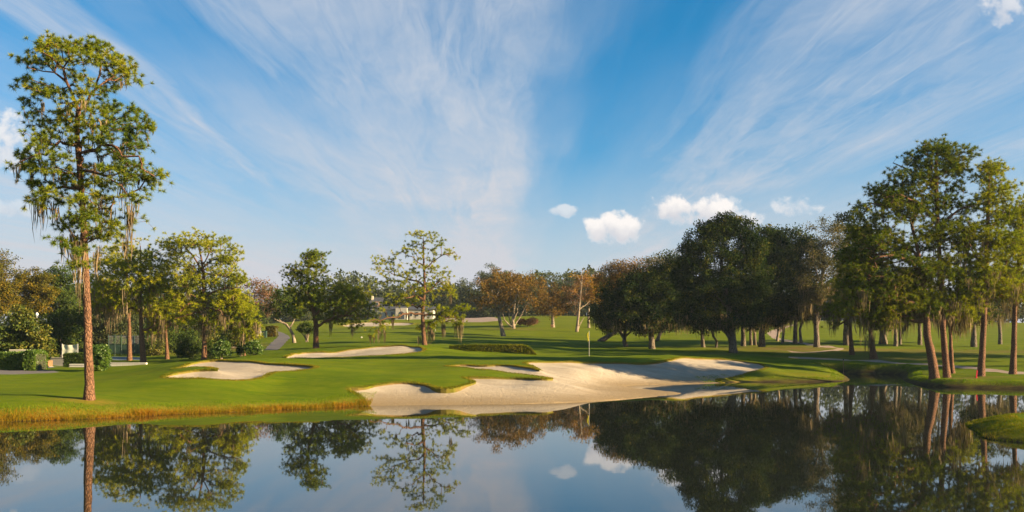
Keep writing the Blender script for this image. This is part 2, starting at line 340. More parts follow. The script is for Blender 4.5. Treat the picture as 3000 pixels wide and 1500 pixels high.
# outlines of the sand, (photo x, photo y, distance)
beach = [(1016, 1127, 51.5), (1058, 1127, 51.6), (1114, 1123.5, 52.5), (1169, 1121, 53.2), (1217, 1122, 53.2), (1254, 1125, 52.6), (1272, 1130, 51.9), (1298, 1133, 51.6), (1342, 1131, 51.9),
         (1365, 1125, 52.7), (1396, 1119.5, 53.4), (1388, 1112, 54.8), (1366, 1108, 55.8), (1355, 1105, 56.2), (1425, 1101.7, 56.6), (1502, 1100, 57), (1553, 1103, 56.8), (1580, 1105.6, 56.4),
         (1611, 1105, 56.5), (1624, 1101.7, 57.4), (1599, 1095, 59), (1560, 1091, 60), (1463, 1086, 61), (1366, 1079.6, 63), (1304, 1074.5, 65), (1324, 1070, 67), (1355, 1068, 68), (1417, 1070, 67.5),
         (1463, 1068, 68), (1502, 1070.6, 67.5), (1541, 1075.7, 66), (1572, 1080.7, 64.5), (1584, 1083.5, 63.8), (1572, 1078, 66), (1557, 1071, 68.5), (1533, 1060, 72), (1619, 1061, 73.5), (1716, 1062, 75),
         (1813, 1061, 77), (1910, 1058, 79), (1968, 1053.5, 82), (2057, 1048.5, 85), (2123, 1050.5, 86.5), (2201, 1056, 86), (2243, 1068, 83), (2243, 1073, 81.5), (2201, 1081.5, 79.5), (2142, 1097, 77),
         (2092, 1106.7, 75.5), (2104, 1116, 74.8), (2123, 1122, 74)]
beach_xy = [(X(a, d), d) for a, _, d in beach] + [W2(2130, 1124), W2(2060, 1140), W2(2035, 1155), W2(2000, 1167), W2(1880, 1180), W2(1700, 1192), W2(1500, 1198), W2(1250, 1200), W2(1050, 1202), W2(1062, 1189.5),
                                                 (X(1073, 48.8), 48.8), (X(1070, 49.3), 49.3), (X(1055, 50), 50), (X(1036, 51), 51)]
left_b = [(472, 1107, 51.5), (561, 1109, 51.3), (671, 1108, 51.6), (756, 1103, 53), (780, 1097, 54.6), (797, 1093, 55.5), (819, 1088, 56), (885, 1082, 57), (922, 1076, 58.3), (924, 1072, 59), (885, 1069, 60), (819, 1066, 60.6), (745, 1062, 61.5), (671, 1058, 62.5),
          (627, 1057, 62.8), (579, 1059, 62), (535, 1064.5, 60), (505, 1074, 57.5), (572, 1076, 57.3), (612, 1078, 57), (645, 1087, 55), (616, 1085.5, 55), (575, 1084.5, 55), (535, 1087, 54.2), (505, 1092, 53.3)]
mid_b = [(834, 1048, 86), (839, 1050.5, 85.5), (893, 1051, 85.5), (966, 1048.7, 86), (1040, 1045, 86.5), (1114, 1041, 87), (1169, 1038.7, 87.5), (1213, 1035, 88.5), (1239, 1027.7, 91), (1243, 1020, 94), (1232, 1014, 97), (1188, 1013, 98), (1114, 1014.7, 98),
         (1058.5, 1020, 97), (1003, 1027.6, 96), (966, 1031.7, 95), (922, 1031, 95), (885, 1031.7, 94.5), (852, 1038.7, 91)]
far_b = [(1000, 957, 223), (1090, 957, 223), (1170, 955, 224), (1206, 951, 228), (1214, 945, 233), (1180, 943, 235), (1150, 945, 234), (1120, 947.5, 232), (1095, 943.5, 235), (1050, 946, 233), (1010, 950, 229)]
# measured spots of the ground, (photo x, photo y, distance)
ctrl = [(-600, 1195, 38), (0, 1190, 39.8), (262, 1187, 41.7), (450, 1181, 44), (700, 1172, 46.3), (900, 1168, 48.3), (1030, 1163, 49.6), (262, 1163, 43), (0, 1150, 46), (0, 1120, 55), (500, 1150, 48), (800, 1145, 51), (950, 1137, 51.5),
        (0, 1085, 72), (250, 1098, 68), (150, 1073, 90), (0, 1080, 76), (-300, 1075, 80), (350, 1077, 92), (420, 1062, 102), (380, 1058, 106), (490, 1053, 112), (598, 1054, 100), (430, 1100, 60), (400, 1130, 50), (440, 1085, 62),
        (720, 1042, 99), (660, 1052, 97), (773, 1026, 112), (838, 1000, 138), (850, 990, 150), (814, 971, 190), (862, 1005, 130), (926, 1020.5, 110), (900, 1002, 130), (900, 940, 250), (1000, 975, 170),
        (1000, 1100, 55.5), (1000, 1070, 67), (1100, 1085, 61), (1100, 1062, 73), (1250, 1090, 58.5), (1250, 1062, 73), (1250, 1047, 82), (1400, 1052, 78), (1400, 1040, 90), (700, 1050, 75), (800, 1052, 80), (1450, 1093, 58.4),
        (1250, 1012, 104), (1244, 1011.6, 107), (1260, 1022, 97), (1250, 1000, 125), (1250, 975, 170), (1100, 962, 210), (1150, 938, 245), (1400, 1030, 100), (1560, 1039, 97), (1727, 1047, 84), (1900, 1043, 92), (1900, 1041, 98),
        (1600, 1045, 88), (1600, 1025, 112), (1475, 985, 165), (1505, 962, 195), (1600, 1000, 140), (1600, 926, 245), (1690, 972, 185), (1760, 1000, 150), (1620, 955, 205), (1400, 940, 235), (1790, 983, 170),
        (1910, 1022, 122), (1835, 1015, 128), (2148, 1035, 112), (2050, 1020, 122), (2235, 1018, 125), (2393, 1018, 122), (2000, 985, 170), (2150, 985, 170), (2200, 1040, 104), (2300, 1062, 92),
        (2247, 975, 190), (2274, 993, 160), (2319, 950, 235), (2477, 1021, 122), (2496, 1039, 110), (2560, 1052, 103), (2600, 985, 180), (2587, 1009, 140), (2850, 990, 180), (2850, 1019, 130), (2900, 945, 250), (2700, 1015, 135),
        (2330, 1047, 108), (2600, 1061, 95), (2800, 1075, 88), (3000, 1093, 77), (2470, 1072, 89), (2560, 1078, 90), (2640, 1088, 84), (2700, 1107, 70), (2738, 1105, 71), (2774, 1105, 71), (2874, 1103, 71.5), (2967, 1097, 73), (2850, 1112, 68), (3000, 1113, 67),
        (2330, 1083, 82), (2240, 1082, 83), (2400, 1088, 82), (2450, 1100, 81), (2200, 1100, 78), (1500, 1122, 57), (1620, 1120, 59), (1700, 1126, 60), (1850, 1137, 63), (1300, 1150, 51),
        (3300, 1195, 36)]
CP = [at(*p) for p in ctrl] + [at(*p) for p in beach[::2]] + [at(*p) for p in left_b[::2]] + [at(*p) for p in mid_b[::2]] + [at(*p) for p in far_b[::3]]
CP += [np.array(p, float) for p in [(-120, 60, 1.2), (-120, 120, 1.4), (-70, 150, 2), (-140, 260, 4), (-60, 260, 8), (0, 330, 12), (-220, 400, 7), (100, 330, 11), (220, 300, 9), (220, 120, 3), (110, 60, 1.2), (130, 180, 4.2), (250, 420, 12), (0, 470, 13), (-250, 60, 1.5), (250, 30, 1.8),
                                    (0, -6, 1.8), (40, -8, 1.8), (-40, -8, 1.8), (0, -80, 2.2), (-150, -60, 2), (150, -60, 2), (-420, 200, 4), (420, 200, 6), (-420, -100, 2), (420, -100, 2), (-420, 500, 8), (420, 500, 12), (18.8, 33.5, .44), (19.5, 36, .46), (21.5, 31.5, .46), (22, 35, .50), (24, 39, .48), (26, 33, .54), (30, 36, .58), (60, 30, 1.0), (75, 50, 1.1), (60, 10, 1.3)]]
CP = np.array(CP)
_, ui = np.unique(np.round(CP[:, :2], 1), axis=0, return_index=True); CP = CP[np.sort(ui)]
SOFT = 5.0
def _phi(a, bq): return np.sqrt(((a[:, None, :] - bq[None, :, :]) ** 2).sum(-1) + SOFT ** 2)
n_ = len(CP); A = np.zeros((n_ + 3, n_ + 3)); A[:n_, :n_] = _phi(CP[:, :2], CP[:, :2]) - 0.10 * np.eye(n_)
A[:n_, n_] = 1; A[:n_, n_ + 1:] = CP[:, :2] / 100; A[n_:, :n_] = A[:n_, n_:].T
_w = np.linalg.solve(A, np.concatenate([CP[:, 2], [0, 0, 0]]))
def zbase(xy):
    xy = np.atleast_2d(xy).astype(float); out = np.empty(len(xy))
    for i in range(0, len(xy), 4000):
        q = xy[i:i + 4000]; out[i:i + 4000] = _phi(q, CP[:, :2]) @ _w[:n_] + _w[n_] + (q / 100) @ _w[n_ + 1:]
    return out
_rw = np.random.default_rng(3); _WV = [(2 * np.pi / L * math.cos(a), 2 * np.pi / L * math.sin(a), p, A_) for L, a, p, A_ in
       [(_rw.uniform(2.2, 9), _rw.normal(1.4, .55), _rw.uniform(0, 6.3), _rw.uniform(.008, .018)) for _ in range(14)]]
def rolls(xy):
    """small unevenness of the turf"""
    o = np.zeros(len(xy))
    for kx, ky, p, A_ in _WV: o += A_ * np.sin(xy[:, 0] * kx + xy[:, 1] * ky + p)
    return o
def seg_dist(xy, poly):
    P = np.asarray(poly, float); Q = np.roll(P, -1, 0); out = np.full(len(xy), 1e9)
    for p, q in zip(P, Q):
        e = q - p; t = np.clip(((xy - p) @ e) / max(e @ e, 1e-9), 0, 1)
        np.minimum(out, np.hypot(*(xy - p - t[:, None] * e).T), out=out)
    return out
def inside(xy, poly):
    P = np.asarray(poly, float); Q = np.roll(P, -1, 0); c = np.zeros(len(xy), bool); x, y = xy[:, 0], xy[:, 1]
    for (x0, y0), (x1, y1) in zip(P, Q):
        if y0 == y1: continue
        c ^= ((y0 > y) != (y1 > y)) & (x < (x1 - x0) * (y - y0) / (y1 - y0) + x0)
    return c
def smooth_poly(poly, n=1):
    """corner cutting keeps the outline flowing"""
    P = np.asarray(poly, float)
    for _ in range(n):
        Q = np.roll(P, -1, 0); P = np.stack([.75 * P + .25 * Q, .25 * P + .75 * Q], 1).reshape(-1, 2)
    return P
def dense(poly, k=0.011, jit=0.0):
    out = []
    P = np.asarray(poly, float); Q = np.roll(P, -1, 0)
    for p, q in zip(P, Q):
        L = np.hypot(*(q - p)); st = max(0.25, k * max(abs(p[1]), 25)); m = max(1, int(L / st))
        for i in range(m): out.append(p + (q - p) * i / m)
    out = np.array(out)
    if jit:
        w = R0.normal(0, jit, out.shape); w = (w + np.roll(w, 1, 0) + np.roll(w, -1, 0)) / 3; out = out + w
    return out
POND_D = dense(smooth_poly(POND, 1), .012, .05)
sand_polys = {'beach': dense(smooth_poly(beach_xy, 1), .007, .03), 'left': dense(smooth_poly([(X(a, d), d) for a, _, d in left_b], 1), .007, .03),
              'mid': dense(smooth_poly([(X(a, d), d) for a, _, d in mid_b], 2), .007, .03), 'far': dense(smooth_poly([(X(a, d), d) for a, _, d in far_b], 2), .008)}
def zland(xy, sandy=False):
    xy = np.atleast_2d(np.asarray(xy, float)); zb = np.maximum(zbase(xy) + rolls(xy) * np.clip(xy[:, 1] / 60, .4, 1.6), 0.12)
    ds = seg_dist(xy, POND_D); inn = inside(xy, POND_D)
    if sandy: s = np.clip(ds / 4.2, 0, 1) ** 0.85
    else:
        t = np.clip(ds / 1.5, 0, 1); s = 0.55 * np.sqrt(t) + 0.45 * t * t * (3 - 2 * t)
        far_ = np.clip((ds - 0.2) / 5, 0, 1); s = s * (0.88 + 0.12 * far_)
    return np.where(inn, -np.minimum(1.8, 0.05 + 0.45 * ds), zb * s)
def gz(x, y): return float(zland([(x, y)])[0])
_ds = np.geomspace(30, 420, 900)
def hit(px, py):
    """where the line of sight through a photo pixel first meets the ground"""
    xy = np.stack([(px - 1500.0) / F * _ds, _ds], 1); zz = CAM - (py - HZ) / F * _ds
    k = np.nonzero(zland(xy) >= zz)[0]; k = k[0] if len(k) else len(_ds) - 1
    return xy[k]
def ground_poly(pts): return np.array([hit(*p) for p in pts])
path_polys = {
    'mid': dense(ground_poly([(773, 1026), (814, 1026), (828, 1012), (838, 1000), (850, 990), (846, 983), (830, 976), (814, 971), (806, 967), (803, 969), (811, 975), (813, 989), (795, 1003), (783, 1015)]), .012),
    'left': dense(ground_poly([(-250, 1090), (0, 1083), (60, 1078), (95, 1074.5), (130, 1073.5), (185, 1075), (130, 1079), (110, 1083), (175, 1091), (120, 1094), (0, 1097.5), (-250, 1104)]), .012),
    'right': dense(ground_poly([(2310, 1044.5), (2400, 1049), (2480, 1053), (2600, 1059), (2718, 1065), (2797, 1071), (2862, 1076), (3010, 1090), (3250, 1112), (3250, 1122), (3010, 1097), (2862, 1083), (2797, 1077), (2718, 1070.5), (2600, 1064), (2480, 1057), (2400, 1053), (2310, 1048)]), .012),
    'curve': dense(ground_poly([(2246, 976), (2262, 967), (2290, 958), (2325, 951), (2326, 953.5), (2300, 962), (2285, 975), (2280, 990), (2300, 995), (2350, 1002), (2390, 1009), (2440, 1015), (2472, 1020), (2470, 1023), (2430, 1019), (2385, 1013), (2340, 1006), (2295, 1000), (2262, 990)]), .012),
    'sandy': dense(ground_poly([(2305, 1027), (2325, 1030), (2350, 1031.5), (2400, 1029), (2440, 1025), (2470, 1021.5), (2472, 1023.5), (2440, 1028), (2400, 1032), (2350, 1034.5), (2320, 1033)]), .012),
    'strip': dense(ground_poly([(1290, 940), (1355, 931), (1455, 932.5), (1475, 940), (1410, 944), (1330, 946)]), .01)}
# ---- triangulate the whole ground with every outline as an edge
pts = []; edges = []
def add_loop(P):
    k = len(pts); n = len(P); pts.extend([tuple(p) for p in P]); edges.extend([(k + i, k + (i + 1) % n) for i in range(n)])
LOOPS = [POND_D] + list(sand_polys.values()) + list(path_polys.values())
for L in LOOPS: add_loop(L)
near_loop = []
def ring(P, offs):
    T = np.roll(P, -1, 0) - np.roll(P, 1, 0); N = np.stack([T[:, 1], -T[:, 0]], 1) / np.maximum(np.hypot(*T.T), 1e-6)[:, None]
    for o_ in offs: near_loop.append(P + N * o_)
for P in (sand_polys['beach'], sand_polys['left'], sand_polys['mid']): ring(P, (-.9, -.4, -.15, .15, .45, 1.0))
ring(POND_D, (-1.6, -1.0, -.5, -.2, .2, .5, 1.0, 1.6, 2.4))
grid = []
d_ = 20.0
while d_ < 440:
    st = 0.0125 * d_; m = int(0.80 * d_ / st)
    xs = (np.arange(-m, m + 1) + R0.uniform(-.3, .3, 2 * m + 1)) * st
    grid.append(np.stack([xs, d_ + R0.uniform(-.3, .3, 2 * m + 1) * st], 1)); d_ += st
gx, gy = np.meshgrid(np.arange(-430, 431, 14.0), np.arange(-110, 511, 14.0)); cg = np.stack([gx.ravel(), gy.ravel()], 1)
cg = cg[(np.abs(cg[:, 0]) > .8 * cg[:, 1]) | (cg[:, 1] < 20) | (cg[:, 1] > 440)]
fx, fy = np.meshgrid(np.arange(-70, 71, 2.0), np.arange(-12, 40, 2.0)); fg = np.stack([fx.ravel(), fy.ravel()], 1) + R0.uniform(-.4, .4, (fx.size, 2))
fg = fg[(np.abs(fg[:, 0]) > .8 * fg[:, 1]) | (fg[:, 1] < 20)]
extra = np.concatenate(near_loop + grid + [cg, fg])
allL = np.concatenate(LOOPS)
# keep free points away from the outlines so that triangles stay well shaped
keep = np.ones(len(extra), bool)
cell = {}
for q in allL: cell.setdefault((int(q[0] // 1), int(q[1] // 1)), []).append(q)
for i, q in enumerate(extra):
    cx, cy = int(q[0] // 1), int(q[1] // 1); lim = 0.10 if q[1] < 110 else 0.25
    for a in (-1, 0, 1):
        for c in (-1, 0, 1):
            for r in cell.get((cx + a, cy + c), ()):
                if abs(r[0] - q[0]) < lim and abs(r[1] - q[1]) < lim: keep[i] = False
pts.extend([tuple(p) for p in extra[keep]])
res = delaunay_2d_cdt([Vector(p) for p in pts], edges, [], 0, 1e-4, False)
V2 = np.array([(p.x, p.y) for p in res[0]]); T3 = np.array([f for f in res[2] if len(f) == 3], int)
cen = V2[T3].mean(1)
region = np.zeros(len(T3), int)
for k, nm in enumerate(path_polys): region[inside(cen, path_polys[nm])] = 10 + k
for k, nm in enumerate(sand_polys): region[inside(cen, sand_polys[nm])] = 1 + k
Zg = zland(V2); Zs = zland(V2, True); DS = seg_dist(V2, POND_D)
DB = np.full(len(V2), 1e9); Z_sand = np.zeros(len(V2))
bowl = {'beach': .22, 'left': .30, 'mid': .30, 'far': .3}
for nm, P in sand_polys.items():
    dd = seg_dist(V2, P); inn = inside(V2, P); DB = np.minimum(DB, dd)
    lip = .12 * np.clip(Zs / .5, 0, 1)
    zz = Zs - lip - bowl[nm] * np.clip(Zs / .7, 0, 1) * (1 - np.exp(-dd / .9)); Z_sand = np.where(inn | (dd < .02), zz, Z_sand)
Z_sand = np.minimum(Z_sand, Zg - 0.015)
def sub(faces, z, name, mt, attr=None, smooth=True):
    ids = np.unique(faces); mp = np.full(len(V2), -1); mp[ids] = np.arange(len(ids))
    f = mp[faces]
    return ids, mesh_np(name, np.column_stack([V2[ids], z[ids]]), f, mt, smooth, {k: a[ids] for k, a in (attr or {}).items()})
# where the grass is dry: pond bank, bunker lips, round the tall pine, under the trees
dry = np.clip(1 - DB / .30, 0, 1) * .7
bankw = np.where(V2[:, 0] < -4, 1.0, 0.55)
dry = np.maximum(dry, np.clip(1.1 - DS / 1.7, 0, 1) * bankw * (DS > 0))
pine_xy = np.array([X(262, 43), 43.0])
rr = np.hypot((V2[:, 0] - pine_xy[0] - .3) / 2.4, (V2[:, 1] - pine_xy[1] + .4) / .9); dry = np.maximum(dry, np.clip(1.25 - rr, 0, 1) * .85)
farness = np.clip((V2[:, 1] - 120) / 120, 0, 1); dry = np.maximum(dry, .16 * farness)
md = np.array([X(2400, 79), 79.0]); dry = np.maximum(dry, .5 * np.clip(1 - np.hypot((V2[:, 0] - md[0]) / 7, (V2[:, 1] - md[1]) / 4), 0, 1))
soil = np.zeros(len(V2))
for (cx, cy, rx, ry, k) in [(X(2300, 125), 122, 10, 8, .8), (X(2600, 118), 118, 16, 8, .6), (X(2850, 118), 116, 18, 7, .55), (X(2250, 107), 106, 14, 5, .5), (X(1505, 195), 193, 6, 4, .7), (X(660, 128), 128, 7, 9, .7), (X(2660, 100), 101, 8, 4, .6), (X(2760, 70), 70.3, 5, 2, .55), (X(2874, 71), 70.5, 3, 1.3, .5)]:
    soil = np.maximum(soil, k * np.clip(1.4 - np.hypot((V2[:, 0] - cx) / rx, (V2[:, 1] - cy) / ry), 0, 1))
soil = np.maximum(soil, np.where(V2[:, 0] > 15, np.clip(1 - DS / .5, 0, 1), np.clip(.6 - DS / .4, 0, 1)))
lawn_f = T3[region == 0]
mud_shade = np.where((V2[:, 0] > 15) & (V2[:, 1] > 50), np.clip(1.15 - DS / 1.1, 0, 1) * (V2[:, 0] > 21.5), np.where(V2[:, 0] > 15, np.clip(1.2 - DS / .35, 0, 1), np.clip(.9 - DS / .45, 0, 1)))  # on the right bank this dark is undercut shade painted into the turf
_, me = sub(lawn_f, Zg, 'lawn', MATS['lawn'], {'dry': dry, 'soil': soil, 'mud_shade': mud_shade})
lawn = obj('lawn', me, kind='structure')
wet = np.clip(1.05 - (Z_sand - .02) / .55, 0, 1)
names = {'beach': ('sand_beach', 'wide pale sand bunker running down to the pond edge as a beach'), 'left': ('sand_bunker', 'sand bunker with a grass tongue on the lawn right of the tall mossy pine'),
         'mid': ('sand_bunker', 'long pale sand bunker on the rise in front of the two lone pines'), 'far': ('sand_bunker', 'small distant sand bunker on the far fairway below the white clubhouse')}
for k, nm in enumerate(sand_polys):
    f = T3[region == 1 + k]
    if len(f) == 0: continue
    _, me = sub(f, Z_sand, names[nm][0], MATS['sand'], {'wet': wet})
    obj(names[nm][0], me, kind='structure')
    # the cut turf face between lawn and sand
    e = np.concatenate([f[:, [0, 1]], f[:, [1, 2]], f[:, [2, 0]]]); key = np.sort(e, 1)
    un, idx, cnt = np.unique(key, axis=0, return_index=True, return_counts=True); be = e[idx[cnt == 1]]
    vb = np.concatenate([np.column_stack([V2[be[:, 0]], Z_sand[be[:, 0]] - .01]), np.column_stack([V2[be[:, 1]], Z_sand[be[:, 1]] - .01]), np.column_stack([V2[be[:, 1]], Zg[be[:, 1]]]), np.column_stack([V2[be[:, 0]], Zg[be[:, 0]]])])
    m_ = len(be); fq = np.stack([np.arange(m_), np.arange(m_) + m_, np.arange(m_) + 2 * m_, np.arange(m_) + 3 * m_], 1)
    obj('turf_edge', mesh_np('turf_edge', vb, fq, MATS['lawn'], False, {'dry': np.full(4 * m_, .30), 'soil': np.concatenate([np.full(2 * m_, 1.0), np.full(2 * m_, .45)])}), lawn)
pm = {'mid': ('cart_path', 'asphalt'), 'left': ('asphalt_drive', 'asphalt'), 'right': ('cart_path', 'path_dirt'), 'curve': ('cart_path', 'path_dirt'), 'sandy': ('bare_path', 'path_dirt'), 'strip': ('bare_ground', 'path_dirt')}
for k, nm in enumerate(path_polys):
    f = T3[region == 10 + k]
    if len(f):
        _, me = sub(f, Zg, pm[nm][0], MATS[pm[nm][1]]); obj(pm[nm][0], me, kind='structure')
# pond surface
wv = [(-64, 4, 0), (62, 4, 0), (62, 104, 0), (-64, 104, 0)]
obj('pond_water', mesh_np('pond_water', wv, [np.array([[0, 1, 2, 3]])], MATS['water']), kind='structure')

# ------------------------------------------------------------------ grass blades
def blades(P, h, w, lean, rng, tilt=0.35):
    """one bent two-triangle blade per point; P (n,3), h and w arrays"""
    n = len(P); a = rng.uniform(0, 2 * np.pi, n); side = np.stack([np.cos(a), np.sin(a), np.zeros(n)], 1) * (w / 2)[:, None]
    l = rng.normal(0, tilt, (n, 2)) + np.asarray(lean)
    mid = P + np.stack([l[:, 0] * h * .35, l[:, 1] * h * .35, h * .6], 1); tip = P + np.stack([l[:, 0] * h, l[:, 1] * h, h * (1 - .25 * np.abs(l).sum(1)).clip(.35, 1)], 1)
    Vv = np.stack([P - side, P + side, mid + side * .7, mid - side * .7, tip], 1).reshape(-1, 3); k = np.arange(n)[:, None] * 5
    return Vv, [np.concatenate([k, k + 1, k + 2, k + 3], 1), np.concatenate([k + 3, k + 2, k + 4], 1)]
def along(P, n, lo, hi, rng, cond=None):
    """random points beside an outline, lo..hi metres off it"""
    Q = np.roll(P, -1, 0); L = np.hypot(*(Q - P).T); ok = np.ones(len(P), bool) if cond is None else cond(P)
    pr = L * ok; pr = pr / pr.sum(); k = rng.choice(len(P), n, p=pr); t = rng.random(n)[:, None]
    b_ = P[k] * (1 - t) + Q[k] * t; T = (Q - P)[k] / np.maximum(L[k], 1e-6)[:, None]; N = np.stack([T[:, 1], -T[:, 0]], 1)
    return b_ + N * rng.uniform(lo, hi, n)[:, None]
def orient(P):
    a = np.sum(P[:, 0] * np.roll(P[:, 1], -1) - np.roll(P[:, 0], -1) * P[:, 1]); return P if a > 0 else P[::-1]   # N points outwards
PO = orient(POND_D)
def grass(name, P2, h0, h1, w, mt, lean=(0, 0), tilt=.35, seed=1):
    r = np.random.default_rng(seed); z = zland(P2); k = z > -0.06; P2, z = P2[k], z[k]; n = len(P2)
    if n == 0: return
    patch = .65 + .7 * (0.5 + 0.5 * np.sin(P2[:, 0] * 1.7 + np.sin(P2[:, 1] * 2.1) * 2)) * r.uniform(.6, 1.1, n)
    v, f = blades(np.column_stack([P2, z - .02]), r.uniform(h0, h1, n) * patch, np.full(n, w), lean, r, tilt)
    obj(name, mesh_np(name, v, f, MATS[mt]), kind='stuff')
rg = np.random.default_rng(11)
main_l = lambda P: (P[:, 0] < -7.6) & (P[:, 1] > 33) & (P[:, 0] > -32)
_q = along(PO, 26000, 0, .01, rg, main_l); _c = np.array([0, 1.0]) * (rg.beta(1.1, 2.6, (26000, 1)) * 1.5 - .06)
grass('bank_grass', _q + _c, .05, .20, .016, 'bank_grass', (.25, -.1), .45, 2)
_q = along(PO, 700, -.05, .35, rg, main_l); grass('bank_grass', _q, .22, .42, .016, 'bank_grass', (.2, -.1), .35, 8)
_q = along(PO, 20000, 0, .01, rg, main_l); _c = np.array([0, 1.0]) * (rg.beta(1.6, 1.5, (20000, 1)) * 2.8 + .05)
grass('bank_grass', _q + _c, .03, .11, .015, 'short_grass', (.2, -.05), .4, 3)
grass('bank_grass', along(PO, 14000, .5, 1.7, rg, lambda P: (P[:, 0] > 17) & (P[:, 1] > 55)), .04, .12, .03, 'short_grass', (0, -.1), .4, 4)
grass('bank_grass', along(PO, 16000, -.03, 1.8, rg, lambda P: (P[:, 0] > 15) & (P[:, 1] < 44) & (P[:, 1] > 27) & (P[:, 0] < 32)), .05, .13, .014, 'fringe_grass', (0, -.1), .4, 5)
for i, (nm, n, h) in enumerate((('beach', 22000, 1.0), ('left', 9000, 1.0), ('mid', 7000, 1.1))):
    P = orient(sand_polys[nm]); q = along(P, n, -.06, .32, rg); grass('lip_grass', q[~inside(q, POND_D)], .05 * h, .13 * h, .022, 'fringe_grass', (0, -.15), .4, 20 + i)
# short turf on the point at the right and on the mound, where single blades begin to show
q = np.column_stack([rg.uniform(16.5, 26, 26000), rg.uniform(30, 42, 26000)]); q = q[~inside(q, POND_D)]
grass('point_grass', q, .03, .07, .012, 'short_grass', (0, 0), .4, 31)
# ------------------------------------------------------------------ trees
UP = np.array([0, 0, 1.0])
def unit(a): return a / np.maximum(np.linalg.norm(a, axis=-1, keepdims=True), 1e-9)
def grow(polys, tips, rng, step=0.5, k=0.30, sag=0.10, low_pen=0.35):
    """joins every tip to the nearest wood, nearest tips first; returns nodes, parents, tip ids, seed ids"""
    pos = np.zeros((60000, 3)); par = np.full(60000, -1); pl = np.zeros(60000); n = 0; seed = []
    for pi, P in enumerate(polys):
        P = np.asarray(P, float)
        if pi == 0: pos[0] = P[0]; n = 1; last = 0; ids = [0]
        else:
            last = int(np.argmin(((pos[:n] - P[0]) ** 2).sum(1))); ids = [last]
        for a, c in zip(P[:-1], P[1:]):
            m = max(1, int(np.linalg.norm(c - a) / step))
            for i in range(1, m + 1):
                q = a + (c - a) * i / m + rng.normal(0, .018, 3) * (pi + .4)
                pos[n] = q; par[n] = last; pl[n] = pl[last] + np.linalg.norm(q - pos[last]); last = n; ids.append(n); n += 1
        seed.append(ids)
    nseed = n; lowest = pos[:n, 2].min(); span = max(pos[:n, 2].max() - lowest, 1)
    dd = np.array([np.sqrt(((pos[:nseed] - t) ** 2).sum(1)).min() for t in tips]); tip_ids = []
    for t in np.asarray(tips)[np.argsort(dd)]:
        df = t - pos[:n]; dist = np.sqrt((df ** 2).sum(1))
        cost = dist + k * pl[:n] * .5 + low_pen * np.maximum(0, pos[:n, 2] - t[2] + .1 * dist)
        j = int(np.argmin(cost)); m = max(1, int(dist[j] / step)); a = pos[j].copy(); last = j; L = dist[j]
        off = rng.normal(0, .07, 3) * L; off[2] += sag * L
        for i in range(1, m + 1):
            s = i / m; q = a + (t - a) * s + off * (4 * s * (1 - s)) + (rng.normal(0, .03, 3) * min(L, 1) if i < m else 0)
            pos[n] = q; par[n] = last; pl[n] = pl[last] + np.linalg.norm(q - pos[last]); last = n; n += 1
        tip_ids.append(last)
    return pos[:n], par[:n], np.array(tip_ids), seed, nseed
def wood(pos, par, nseed, r_base, r_top, r_tip, flare=.45, power=.5, cap=.6):
    n = len(pos); w = np.zeros(n); kids = [[] for _ in range(n)]
    for i in range(1, n): kids[par[i]].append(i)
    for i in range(n - 1, -1, -1):
        if not kids[i]: w[i] = max(w[i], 1)
        if par[i] >= 0: w[par[i]] += w[i]
    r = r_tip * w ** power
    return w, kids, r
def tube(P, r, k):
    m = len(P); T = np.zeros_like(P); T[1:-1] = P[2:] - P[:-2]; T[0] = P[1] - P[0]; T[-1] = P[-1] - P[-2]; T = unit(T)
    ref = np.where(np.abs(T[:, 2:3]) > .9, np.array([[1.0, 0, 0]]), UP[None]); A_ = unit(np.cross(T, ref)); B_ = np.cross(T, A_)
    # keep the frame from flipping along the run
    for i in range(1, m):
        a = A_[i - 1] - T[i] * (A_[i - 1] @ T[i]); nn = np.linalg.norm(a)
        if nn > 1e-4: A_[i] = a / nn; B_[i] = np.cross(T[i], A_[i])
    th = np.arange(k) * 2 * np.pi / k
    ring_ = P[:, None] + r[:, None, None] * (np.cos(th)[None, :, None] * A_[:, None] + np.sin(th)[None, :, None] * B_[:, None])
    i = np.arange(m - 1)[:, None] * k + np.arange(k)[None]; j = np.arange(m - 1)[:, None] * k + (np.arange(k)[None] + 1) % k
    return ring_.reshape(-1, 3), np.stack([i, j, j + k, i + k], -1).reshape(-1, 4)
def joined(parts):
    V = []; Fq = []; k = 0
    for v, f in parts: V.append(v); Fq.append(f + k); k += len(v)
    return np.concatenate(V), np.concatenate(Fq)
def needles(P, D, K, L, w, rng, up=.30, spread=.85):
    """a burst of needles at every twig end"""
    n = len(P); o = np.repeat(P, K, 0); d = np.repeat(D, K, 0)
    v = rng.normal(0, 1, (n * K, 3)); v = unit(v)
    dr = unit(d * .55 + v * spread + UP * up); o = o - np.repeat(D, K, 0) * rng.uniform(-.05, .35, (n * K, 1)) * L
    ln = L * rng.uniform(.65, 1.15, (n * K, 1)); s = unit(np.cross(dr, rng.normal(0, 1, (n * K, 3)))) * w / 2
    tip = o + dr * ln - UP * ln * .10
    V = np.stack([o - s, o + s, tip], 1).reshape(-1, 3); k = np.arange(n * K)[:, None] * 3
    return V, np.concatenate([k, k + 1, k + 2], 1)
